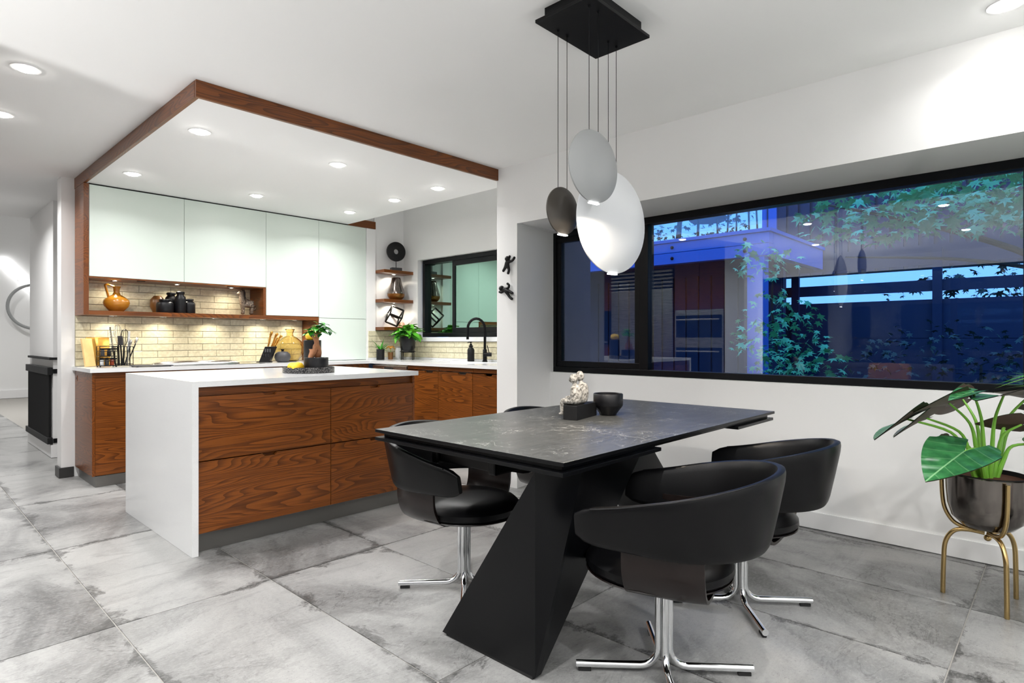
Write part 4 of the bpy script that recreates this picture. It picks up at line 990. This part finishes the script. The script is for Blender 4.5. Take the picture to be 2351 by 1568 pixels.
# ------------------------------------------------------------------ chairs
def make_chair():
    t = thing('dining_chair', 'black leather tub chair', 'chair', (0, 0, 0), 0, 'black tub chairs at the dining table')
    cy, Ro, ARM = -.05, .312, .215       # half round back, then nearly straight arms reaching forward
    NS = 48; LA = (ARM - cy); LH = PI * .293 / 2; LT = LA + LH
    def band(u, off):                    # u in -1..1 along the band, off = distance from the outer line
        s_ = abs(u) * LT; sg = 1 if u > 0 else -1; rr = Ro - .019 + off
        if s_ < LH: th = s_ / LH * PI / 2; x, y = math.sin(th) * rr, cy - math.cos(th) * rr
        else: q = (s_ - LH) / LA; x, y = rr - .018 * q * q, cy + LA * q
        return sg * x, y
    def zs(u):
        k = .5 + .5 * math.cos(abs(u) * PI); k = k ** .75
        return .494 - .016 * k, .616 + .120 * k
    bm = bmesh.new(); rings = []
    for i in range(NS + 1):
        u_ = -1 + 2 * i / NS; e = min(i, NS - i); sh = (.60, .88, .98, 1)[min(e, 3)]
        zb, zt = zs(u_); zm, hh = (zb + zt) / 2, (zt - zb) / 2 * sh; tk = .019 * (.6, .9, 1, 1)[min(e, 3)]
        ring = []
        for k in range(16):
            a = 2 * PI * k / 16; cs, sn = math.cos(a), math.sin(a)
            du = math.copysign(abs(cs) ** .55, cs) * tk; v = math.copysign(abs(sn) ** .38, sn) * hh
            x, y = band(u_, du + .02 * (v / .1)); ring.append(bm.verts.new((x, y, zm + v)))
        rings.append(ring)
    for a, b in zip(rings, rings[1:]):
        for k in range(16): bm.faces.new((a[k], a[(k + 1) % 16], b[(k + 1) % 16], b[k]))
    bm.faces.new(rings[0][::-1]); bm.faces.new(rings[-1]); bmesh.ops.recalc_face_normals(bm, faces=bm.faces[:])
    br = obj('backrest', bm, 'black_leather', t, True)
    seam = []
    for i in range(2, NS - 1):
        u_ = -1 + 2 * i / NS; zb, zt = zs(u_); x, y = band(u_, .027); seam.append((x, y, zt - .004))
    obj('piping', TUBE(seam, .0032, 6), 'black_leather', br, True)
    # seat cushion, plywood shell and side strap
    def disc(prof, sx=1.0, sy=1.0, yo=.02): return LATHE(prof, 44, c=(0, yo, 0), sx=sx, sy=sy)
    obj('seat', disc([(0, .437), (.10, .436), (.17, .430), (.215, .417), (.238, .395), (.240, .375), (.228, .358), (0, .356)], 1.0, 1.04), 'black_leather', t, True)
    obj('seat_shell', disc([(0, .340), (.15, .342), (.222, .350), (.238, .358), (.236, .362), (.22, .356), (0, .3555)], 1.0, 1.04), 'dark_plywood', t, True)
    prof = smooth_pts([(-.268, 0, .545), (-.270, 0, .49), (-.262, 0, .42), (-.222, 0, .357), (-.14, 0, .336), (0, 0, .333), (.14, 0, .336), (.222, 0, .357), (.262, 0, .42), (.270, 0, .49), (.268, 0, .545)], 4)
    sb = bmesh.new(); R4 = []
    for i, p in enumerate(prof):
        t_ = (prof[min(i + 1, len(prof) - 1)] - prof[max(i - 1, 0)]).normalized(); nn = Vector((-t_.z, 0, t_.x))
        w = .122
        ys = [-.177 + .244 * q / 6 for q in range(7)]
        R4.append([sb.verts.new(p + nn * -.006 + Vector((0, y, 0))) for y in ys] + [sb.verts.new(p + nn * .006 + Vector((0, y, 0))) for y in ys[::-1]])
    for a, b in zip(R4, R4[1:]):
        for k in range(14): sb.faces.new((a[k], a[(k + 1) % 14], b[(k + 1) % 14], b[k]))
    for v in sb.verts: v.co.x *= math.sqrt(.30 ** 2 - min(0, v.co.y - cy) ** 2) / .30
    sb.faces.new(R4[0][::-1]); sb.faces.new(R4[-1]); bmesh.ops.recalc_face_normals(sb, faces=sb.faces[:])
    obj('side_strap', sb, 'dark_plywood', t, True)
    obj('hub', LATHE([(0, .318), (.036, .318), (.038, .321), (.038, .329), (0, .3295)], 28), 'chrome', t, True)
    for k in range(4):
        a = PI / 4 + k * PI / 2; dx, dy = math.cos(a), math.sin(a)
        pr = [(.0185, .3175), (.0185, .12)] + [(.0185 + .062 - .062 * math.cos(PI / 2 * q / 6), .087 - .062 * math.sin(PI / 2 * q / 6)) for q in range(0, 7)] + [(.30, .0235)]
        lg = obj('leg', TUBE([(dx * r, dy * r, z) for r, z in pr], .0128, 14), 'chrome', t, True)
        p = BOX(-.022, .022, -.008, .008, .0005, .0118, bev=.002); bmesh.ops.rotate(p, verts=p.verts[:], cent=(0, 0, 0), matrix=Matrix.Rotation(a, 3, 'Z')); bmesh.ops.translate(p, verts=p.verts[:], vec=(dx * .27, dy * .27, 0))
        obj('foot_pad', p, 'rubber', lg)
    return t
ch0 = make_chair()
for i, (x, y, rz, lb) in enumerate(((1.842, 1.010, .27, 'black leather tub chair nearest the viewer at the table corner'), (2.545, 1.030, .10, 'black tub chair next to the window wall'),
                                  (1.850, 2.035, PI + .12, 'black tub chair at the island side of the table'), (2.66, 2.06, PI + .05, 'black tub chair mostly hidden behind the table'))):
    c = ch0 if i == 0 else copy_tree(ch0)
    c.location = (x, y, 0); c.rotation_euler = (0, 0, rz); c['label'] = lb
    for k_ in c.children:
        if k_.name.split('.')[0] == 'leg': k_.rotation_euler = (0, 0, (-.36, -.20, -.10, 0)[i])      # the seat swivels on its base

# ------------------------------------------------------------------ pendant lamp
pd = thing('pendant_lamp', 'black ceiling plate with three hanging lens shaped lamps', 'pendant lamp', (2.022, 1.43, CEIL))
wpart('canopy', BOX(1.845, 2.205, 1.315, 1.545, 2.432, CEIL - .0005), 'black_metal', pd)
wpart('plate', BOX(1.811, 2.232, 1.290, 1.567, 2.418, 2.4315, bev=.002), 'black_metal', pd)
def pendant(cx, cy, dx, zc, r, th, mat, rot, power):
    for s in (-1, 1):
        x = cx + s * dx; zt = zc + math.sqrt(max(0, r * r - dx * dx)) - .006
        cd = wpart('cord', TUBE([(x, cy, 2.4175), (x, cy, zt)], .0014, 6), 'black_metal', pd)
        sub('cord_grip', LATHE([(0, 2.4178), (.006, 2.4178), (.005, 2.408), (0, 2.408)], 12, c=(x, cy, 0)), 'black_metal', cd, pd)
    prof = [(0, -th * .5)]
    for k in range(1, 9): a = k / 9; prof.append((r * a * .985, -th * .5 * (1 - a ** 3.0) - .004 * a))
    prof += [(r * .995, -.003), (r, 0), (r * .995, .003)]
    for k in range(8, 0, -1): a = k / 9; prof.append((r * a * .985, th * .5 * (1 - a ** 3.0) + .004 * a))
    prof.append((0, th * .5))
    b = LATHE(prof, 64); d = obj('disc', b, mat, pd, True)
    d.rotation_euler = (PI / 2, 0, rot); d.location = (cx - 2.022, cy - 1.43, zc - CEIL)
    e = BOX(-.026, .026, -.007, .007, -.003, .002, bev=.001); l = obj('lamp_lens', e, 'led_white', pd); l.location = (cx - 2.022, cy - 1.43, zc - r - .0015 - CEIL); l.rotation_euler = (0, 0, rot)
    area_lamp('pendant_light', (cx - 2.022, cy - 1.43, zc - r - .008 - CEIL), power, .05, (1, .86, .7), 165, pd)
pendant(1.945, 1.532, .030, 1.677, .098, .050, 'bronze_lacquer', -.05, 1.2)
pendant(1.884, 1.332, .030, 1.809, .140, .058, 'grey_lacquer', -.10, 1.6)
pendant(2.163, 1.432, .0305, 1.648, .222, .085, 'frosted_white', -.12, 2.2)

# ------------------------------------------------------------------ planter with alocasia
PX, PY = 3.292, .252
al = thing('potted_alocasia', 'big leaved alocasia in a bronze pot on a brass tripod stand', 'plant', (PX, PY, 0), 0)
obj('pot', LATHE([(0, .318), (.05, .319), (.092, .332), (.128, .368), (.143, .42), (.148, .48), (.150, .555), (.146, .558), (.143, .553), (.141, .50), (0, .50)], 56), 'gunmetal', al, True)
obj('pot_liner', LATHE([(.1425, .549), (.1425, .560), (.139, .562), (.1385, .515), (0, .512)], 48), 'black_matte', al, True)
obj('soil', LATHE([(0, .548), (.08, .546), (.1383, .541)], 40), 'soil', al, True)
for k, a in enumerate((math.atan2(.157, -.005), math.atan2(-.067, -.129), math.atan2(-.091, .135))):
    c, s = math.cos(a), math.sin(a)
    lp = smooth_pts([(.158, 0, .001), (.155, 0, .15), (.148, 0, .235), (.118, 0, .288), (.07, 0, .303), (.01, 0, .300)], 6)
    obj('leg', TUBE([(p.x * c, p.x * s, p.z) for p in lp], .0095, 12), 'brass', al, True)
    up = smooth_pts([(.01, 0, .306), (.06, 0, .308), (.115, 0, .326), (.148, 0, .375), (.160, 0, .44), (.164, 0, .548)], 6)
    obj('prong', TUBE([(p.x * c, p.x * s, p.z) for p in up], .0085, 12), 'brass', al, True)
obj('finial', BALL((0, 0, .281), .014), 'brass', al, True)
def aloc_leaf(L, W):
    """heart/arrow blade: attachment at the origin, tip along +X, two rounded lobes behind"""
    bm = bmesh.new(); n, m = 18, 5; th = .0016
    def half(t):
        if t < 0: return W * .5 * math.sqrt(max(0, 1 - ((t + .02) / -.36) ** 2)) * (.88 if t < -.02 else 1)
        return W * .5 * (1 - t ** 1.9) ** 1.0 * (1 - .10 * t)
    ts = [-.36 + (1.36) * i / n for i in range(n + 1)]
    for side, dz, mi in ((1, th, 0), (-1, -th, 1)):
        grid = []
        for t in ts:
            w = half(t); inner = 0 if t >= -.02 else min(w * .96, (-t) * .42 * W); row = []
            for sgn in (-1, 1):
                r_ = []
                for k in range(m + 1):
                    y = inner + (w - inner) * k / m
                    z = -.05 * L * max(t, 0) ** 2 + .30 * y * y / W + .05 * y + (-.05 * L * min(t, 0) ** 2 * 4)
                    r_.append(bm.verts.new((t * L, sgn * y, z + dz)))
                row.append(r_)
            grid.append(row)
        for a, b in zip(grid, grid[1:]):
            for sgn in (0, 1):
                for k in range(m):
                    q = (a[sgn][k], b[sgn][k], b[sgn][k + 1], a[sgn][k + 1])
                    if (sgn == 0) == (side > 0): q = q[::-1]
                    f = bm.faces.new(q); f.material_index = mi; f.smooth = True
    me = bpy.data.meshes.new('leaf'); bm.to_mesh(me); bm.free(); me.materials.append(M['alocasia_leaf']); me.materials.append(M['leaf_underside']); return me
alm = aloc_leaf(1.0, .80); 
def place_leaf(att, tip, up, wsc=1.0, lscale=1.0):
    a, t = Vector(att), Vector(tip); X = (t - a); L = X.length * lscale; X.normalize(); Z = Vector(up); Z = (Z - X * Z.dot(X)).normalized(); Y = Z.cross(X)
    o = bpy.data.objects.new('leaf', alocs[0] if wsc >= 1 else alocs[1]); COL.objects.link(o); o.parent = al
    mt = Matrix((X, Y, Z)).transposed().to_4x4(); mt = Matrix.Translation(a - al.location) @ mt @ Matrix.Diagonal((L / .22, L / .22 * wsc, L / .22, 1)); o.matrix_local = mt
    base = Vector((PX, PY, .515)) + Vector((a.x - PX, a.y - PY, 0)) * .12
    mid = base.lerp(a, .55) + Vector((0, 0, .07)) - Vector((a.x - PX, a.y - PY, 0)) * .14
    pts = [p - al.location for p in smooth_pts([base, base.lerp(mid, .5) + Vector((0, 0, .02)), mid, a], 5)]
    n = len(pts); obj('stalk', bm_tube(bmesh.new(), pts, [.0135 - .0095 * (i / (n - 1)) ** .6 for i in range(n)], 8), 'stem_green', al, True)
alocs = [aloc_leaf(.22, .20), aloc_leaf(.22, .17)]
cv = (-.93, -.09, .36)      # towards the viewer
for att, tip, up, w in (((3.0, .498, .802), (2.775, .582, .742), (.61, .25, .75), 1.05), ((3.10, .446, .802), (2.895, .538, .742), (.61, .25, .75), 1.05), ((3.085, .365, .875), (2.885, .459, .858), (.66, .17, .73), 1.1),
                        ((3.348, .345, .873), (3.22, .442, .816), (.76, .2, .6), 1.1), ((3.050, .280, .928), (2.905, .346, .905), (-.12, 0, .98), .8), ((3.137, .189, .914), (2.92, .26, .915), (.62, -.05, .75), 1.0),
                        ((3.42, .118, .90), (3.20, .225, .935), (.75, -.2, .6), 1.0), ((3.004, .302, .690), (2.778, .402, .600), (-.52, .05, .82), 1.1), ((3.207, .407, .693), (3.11, .466, .640), (.6, .2, .6), .9),
                        ((3.33, .141, .78), (3.31, .30, .775), (.7, -.1, .55), .9), ((3.46, .10, .82), (3.38, -.05, .80), (.3, -.3, .9), 1.0), ((3.355, .074, .70), (3.25, -.05, .63), (-.5, -.4, .75), 1.0)):
    place_leaf(att, tip, up, w)
# second plant, only its leaf tips reach into the picture
dp = thing('dracaena', 'narrow leaved plant whose leaf tips enter at the right edge', 'plant', (3.0, -.28, 0))
obj('pot', LATHE([(0, 0), (.09, 0), (.11, .2), (.105, .2), (.09, .18), (0, .18)], 32), 'black_ceramic', dp, True)
obj('stem', TUBE([(0, 0, .18), (.01, .01, .8), (0, .02, 1.35)], .012, 8), 'trunk_brown', dp, True)
nl = leaf_mesh('leaf', .48, .036, ('leaf_green', 'stem_green'), 9, .3, .22, .1)
R = random.Random(21)
for k in range(34): inst(nl, 'leaf', dp, (0, .01, R.uniform(.72, 1.4)), (R.uniform(-.2, .2), R.uniform(-.5, .3), k * 2.4 + R.uniform(-.3, .3)), (R.uniform(.8, 1.08),) * 3)

# ------------------------------------------------------------------ tall units opposite the window (seen in the glass)
XT = -.45
tc_ = thing('tall_cabinets', 'walnut tall cabinet wall seen reflected in the window', 'cabinet', (XT, 3.5, 0))
for y0, y1, z0, z1 in ((4.385, 5.50, 2.24, 2.47), (5.502, 6.0, 1.62, 2.47), (3.58, 3.98, 1.585, 2.47), (3.982, 4.383, 1.585, 2.47), (5.502, 6.0, .10, 1.05), (3.58, 4.383, .10, .52)): wpart('door', BOX(XT - .02, XT, y0 + .002, y1 - .002, z0, z1 - .003, bev=.001), 'walnut_y', tc_)
wpart('carcass', BOX(XT - .62, XT - .022, 3.58, 6.02, .08, 2.478), 'walnut_y', tc_); wpart('plinth', BOX(XT - .6, XT - .05, 3.6, 6.0, .001, .079), 'stainless', tc_)
struct('wall_tall_unit', BOX(XT - .66, XT + .04, 3.30, 3.575, 0, CEIL), 'wall_paint', 'white wall end beside the tall units')
fr = thing('refrigerator', 'stainless steel refrigerator seen reflected in the window', 'refrigerator', (XT, 4.94, 0))
wpart('door', BOX(XT + .001, XT + .045, 4.392, 4.96, .12, 1.925, bev=.004), 'stainless', fr); wpart('door', BOX(XT + .001, XT + .045, 4.965, 5.495, .12, 1.925, bev=.004), 'stainless', fr)
for y in (4.90, 5.02): wpart('handle', TUBE([(XT + .085, y, .5), (XT + .085, y, 1.75)], .012, 10), 'stainless', fr, True)
g_ = bmesh.new(); bm_box(g_, XT + .001, XT + .012, 4.392, 5.495, 1.935, 2.235)
wpart('grille_back', g_, 'charcoal_plinth', fr)
for k in range(5): wpart('grille_slat', TUBE([(XT + .03, 4.395, 1.965 + k * .058), (XT + .03, 5.492, 1.965 + k * .058)], .022, 10), 'stainless', fr, True)
ov = thing('wall_oven', 'steel and black glass wall oven seen reflected in the window', 'oven', (XT, 3.98, .53))
wpart('frame', BOX(XT + .001, XT + .022, 3.60, 4.365, .53, 1.58, bev=.002), 'stainless', ov)
for z0, z1 in ((1.17, 1.50), (.66, 1.02)): wpart('glass', BOX(XT + .0225, XT + .030, 3.625, 4.34, z0, z1, bev=.002), 'oven_glass', ov)
for z in (1.435, .965): wpart('handle', TUBE([(XT + .07, 3.65, z), (XT + .07, 4.32, z)], .013, 10), 'stainless', ov, True)
cm = thing('coffee_machine', 'built-in black coffee machine seen reflected in the window', 'coffee machine', (XT, 5.75, 1.06))
wpart('front', BOX(XT + .001, XT + .02, 5.51, 5.99, 1.06, 1.61, bev=.002), 'oven_glass', cm); wpart('drip_tray', BOX(XT + .021, XT + .06, 5.58, 5.92, 1.08, 1.11, bev=.002), 'stainless', cm)
wpart('spout', BOX(XT + .021, XT + .08, 5.70, 5.80, 1.30, 1.38, bev=.004), 'stainless', cm)
bn = thing('bench_seat', 'low upholstered bench on the far side of the room', 'bench', (-2.3, 2.2, 0))
wpart('seat', BOX(-2.75, -1.95, 1.2, 3.0, .22, .45, bev=.04), 'dark_slate', bn, True); wpart('back', BOX(-2.95, -2.76, 1.2, 3.0, .22, .78, bev=.04), 'dark_slate', bn, True)
for x in (-2.7, -2.0):
    for y in (1.3, 2.9): wpart('leg', TUBE([(x, y, .001), (x, y, .225)], .018, 8), 'black_metal', bn)
cs = thing('mustard_cushion', 'mustard yellow cushion on the bench', 'cushion', (-2.45, 1.95, .452), .1)
o = obj('pad', BOX(-.07, .07, -.28, .28, 0, .34, bev=.06), 'mustard_fabric', cs, True); o.rotation_euler = (0, -.22, 0)

# ------------------------------------------------------------------ outside, at dusk
struct('ground', BOX(4.45, 30, -16, 26, -.3, -.05), 'garden_soil', 'dark garden ground outside the window')
struct('terrace', BOX(-16, XL - .3, -14, 14, -.3, -.05), 'garden_soil')
tr_ = thing('sky_blocker', 'added unseen dusk-light shelter behind the viewer', 'blocker', (-5.0, 1.0, -.05))  # added, unseen: roof and screens keep blue sky light out of the room
wpart('blocker_top', BOX(-6.6, XL - .31, -5, 8, 2.55, 2.65), 'siding_paint', tr_); wpart('blocker_screen', BOX(-6.6, -6.5, -5, 8, -.05, 2.55), 'siding_paint', tr_)
wpart('blocker_side', BOX(-6.5, XL - .31, -5.1, -5, -.05, 2.55), 'siding_paint', tr_); wpart('blocker_side', BOX(-6.5, XL - .31, 8, 8.1, -.05, 2.55), 'siding_paint', tr_)
tw = thing('timber_deck', 'bolted grey deck beam on posts outside the dining window', 'deck', (7.0, 2.5, 0))
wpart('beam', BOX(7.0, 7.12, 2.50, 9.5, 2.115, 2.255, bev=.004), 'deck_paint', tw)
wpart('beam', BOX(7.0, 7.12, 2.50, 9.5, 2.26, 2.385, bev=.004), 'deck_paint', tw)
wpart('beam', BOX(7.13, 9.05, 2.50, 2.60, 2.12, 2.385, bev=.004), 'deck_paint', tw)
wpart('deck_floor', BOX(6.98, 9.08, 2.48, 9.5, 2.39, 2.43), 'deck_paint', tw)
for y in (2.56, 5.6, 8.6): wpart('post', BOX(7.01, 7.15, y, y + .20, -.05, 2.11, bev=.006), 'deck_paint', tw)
bolt = mesh_of(LATHE([(0, -.022), (.016, -.022), (.022, -.012), (.022, 0)], 10), 'bolt', 'black_metal', True)
for y in (2.78, 3.72, 4.6, 5.1, 5.7, 6.6, 7.5):
    for z in (2.185, 2.325): inst(bolt, 'bolt', tw, (0, y - 2.5, z), (0, PI / 2, 0))
gr_ = thing('glass_railing', 'glass balcony railing above the deck beam', 'railing', (7.1, 2.6, 2.43))
for k in range(4): wpart('pane', BOX(7.06, 7.075, 2.62 + k * 1.55, 4.12 + k * 1.55, 2.50, 3.45), 'railing_glass', gr_)
for k in range(5): wpart('post', BOX(7.05, 7.09, 2.56 + k * 1.55, 2.60 + k * 1.55, 2.431, 3.5), 'deck_paint', gr_)
wpart('top_rail', BOX(7.045, 7.095, 2.56, 8.80, 3.5, 3.54), 'deck_paint', gr_)
for i, (y, x) in enumerate(((3.05, 7.6), (3.75, 8.1))):
    c = thing('deck_chair', ('nearer', 'further')[i] + ' round backed chair on the upper deck', 'chair', (x, y, 2.431), .4 * i, 'chairs on the upper deck')
    obj('seat', LATHE([(0, .40), (.24, .40), (.26, .42), (.26, .45), (.22, .47), (0, .47)], 24), 'black_matte', c, True)
    obj('back', bm_tube(bmesh.new(), [(.26 * math.cos(a), .26 * math.sin(a), .68) for a in [PI * k / 12 for k in range(13)]], .10, 8), 'black_matte', c, True)
    for k in range(4): a = PI / 4 + k * PI / 2; obj('leg', TUBE([(.2 * math.cos(a), .2 * math.sin(a), 0), (.18 * math.cos(a), .18 * math.sin(a), .405)], .012, 8), 'black_metal', c)
# wing of the house with vertical siding: upper storey above an open yard
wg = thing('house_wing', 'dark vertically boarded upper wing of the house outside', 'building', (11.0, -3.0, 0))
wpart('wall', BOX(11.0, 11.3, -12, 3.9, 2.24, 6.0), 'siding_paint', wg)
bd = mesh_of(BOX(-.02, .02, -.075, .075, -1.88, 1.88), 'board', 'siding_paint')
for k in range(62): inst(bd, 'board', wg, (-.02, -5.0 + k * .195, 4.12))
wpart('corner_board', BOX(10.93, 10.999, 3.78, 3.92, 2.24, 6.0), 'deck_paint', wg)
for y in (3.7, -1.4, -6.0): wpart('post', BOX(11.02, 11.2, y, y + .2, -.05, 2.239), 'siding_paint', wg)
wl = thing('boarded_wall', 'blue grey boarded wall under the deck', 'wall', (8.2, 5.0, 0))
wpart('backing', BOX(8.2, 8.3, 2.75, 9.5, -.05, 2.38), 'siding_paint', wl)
bd2 = mesh_of(BOX(-.014, .014, -.085, .085, -1.04, 1.04), 'board', 'siding_paint')
for k in range(34): inst(bd2, 'board', wl, (-.013, -2.15 + k * .195, 1.02))
# garden fence with open gaps
fn = thing('slat_fence', 'dark horizontal slat fence with bright gaps behind the garden', 'fence', (9.2, -2, 0))
for z0, z1 in ((-.05, .36), (.355, .76), (.755, 1.16), (1.155, 1.655), (1.76, 1.905), (2.10, 2.36)): wpart('slat', BOX(9.2, 9.23, -9, 4.6, z0, z1), 'siding_paint', fn)
for y in (2.85, 1.15, -.4, -2.6, -4.2, -5.8, -7.4): wpart('post', BOX(9.14, 9.2, y, y + .10, -.05, 2.3), 'siding_paint', fn)

def maple_cloud(bm, rnd, centre, rad, count, size, flat=.75):
    lobes = [(1.0, 0.0), (.42, .30), (.78, .78), (.34, 1.15), (.55, 1.75), (.20, 2.3), (.30, PI)]
    out = [(r * math.cos(a), r * math.sin(a)) for r, a in lobes] + [(r * math.cos(-a), r * math.sin(-a)) for r, a in lobes[-2:0:-1]]
    for _ in range(count):
        while True:
            v = Vector((rnd.uniform(-1, 1), rnd.uniform(-1, 1), rnd.uniform(-1, 1)))
            if v.length < 1: break
        c = Vector(centre) + Vector((v.x * rad[0], v.y * rad[1], v.z * rad[2])); s = size * rnd.uniform(.6, 1.25)
        q = Euler((rnd.uniform(-.7, .7) * flat * 1.4, rnd.uniform(-.2, .9) * flat * 1.4, rnd.uniform(0, 2 * PI))).to_matrix()
        vs = [bm.verts.new(c + q @ Vector((x * s, y * s, -.18 * s * (x * x + y * y)))) for x, y in out]
        ctr = bm.verts.new(c)
        for k in range(len(vs)): bm.faces.new((ctr, vs[k], vs[(k + 1) % len(vs)]))
def tree(name, lb, base, limbs, clouds, mat, seed, size):
    t = thing(name, lb, 'tree', base); rnd = random.Random(seed)
    tb = bmesh.new()
    for pts, r0, r1 in limbs:
        p = smooth_pts(pts, 5); n = len(p); bm_tube(tb, [q - Vector(base) for q in p], [r0 + (r1 - r0) * i / (n - 1) for i in range(n)], 8)
    obj('trunk', tb, 'bark', t, True)
    fb = bmesh.new()
    for c, rad, cnt in clouds: maple_cloud(fb, rnd, Vector(c) - Vector(base), rad, cnt, size)
    f = obj('foliage', fb, mat, t); f['kind'] = 'stuff'
tree('maple_tree', 'maple tree with layered leaves close outside the window', (6.3, -.35, -.05),
     [([(6.3, -.35, -.05), (6.32, -.3, .8), (6.3, -.2, 1.5)], .07, .05), ([(6.3, -.2, 1.5), (6.1, .3, 1.85), (5.9, 1.0, 2.15), (5.75, 1.6, 2.35)], .035, .008), ([(6.3, -.2, 1.5), (6.2, .4, 2.2), (6.1, .9, 2.6)], .03, .008), ([(6.3, -.2, 1.5), (6.4, -.7, 2.2), (6.3, -1.2, 2.7)], .04, .01), ([(6.2, .0, 1.65), (5.6, .6, 1.75), (5.3, 1.3, 1.8)], .02, .005)],
     [((5.9, .3, 2.45), (.7, .9, .38), 760), ((5.7, 1.25, 2.2), (.5, .55, .26), 240), ((6.1, -.7, 2.4), (.8, .8, .45), 600), ((5.4, .2, 2.05), (.5, .8, .16), 300)], 'tree_leaf', 5, .085)
tree('maple_sapling', 'young maple growing in front of the deck post', (6.15, 2.05, -.05),
     [([(6.15, 2.05, -.05), (6.2, 2.1, .7), (6.1, 2.15, 1.4), (6.0, 2.1, 1.9)], .025, .006), ([(6.2, 2.1, .7), (6.0, 1.8, 1.1)], .012, .004)],
     [((6.1, 2.1, 1.15), (.42, .45, .5), 200), ((6.0, 1.85, .8), (.45, .45, .4), 170), ((5.9, 2.15, 1.9), (.4, .3, .2), 70)], 'tree_leaf', 9, .075)
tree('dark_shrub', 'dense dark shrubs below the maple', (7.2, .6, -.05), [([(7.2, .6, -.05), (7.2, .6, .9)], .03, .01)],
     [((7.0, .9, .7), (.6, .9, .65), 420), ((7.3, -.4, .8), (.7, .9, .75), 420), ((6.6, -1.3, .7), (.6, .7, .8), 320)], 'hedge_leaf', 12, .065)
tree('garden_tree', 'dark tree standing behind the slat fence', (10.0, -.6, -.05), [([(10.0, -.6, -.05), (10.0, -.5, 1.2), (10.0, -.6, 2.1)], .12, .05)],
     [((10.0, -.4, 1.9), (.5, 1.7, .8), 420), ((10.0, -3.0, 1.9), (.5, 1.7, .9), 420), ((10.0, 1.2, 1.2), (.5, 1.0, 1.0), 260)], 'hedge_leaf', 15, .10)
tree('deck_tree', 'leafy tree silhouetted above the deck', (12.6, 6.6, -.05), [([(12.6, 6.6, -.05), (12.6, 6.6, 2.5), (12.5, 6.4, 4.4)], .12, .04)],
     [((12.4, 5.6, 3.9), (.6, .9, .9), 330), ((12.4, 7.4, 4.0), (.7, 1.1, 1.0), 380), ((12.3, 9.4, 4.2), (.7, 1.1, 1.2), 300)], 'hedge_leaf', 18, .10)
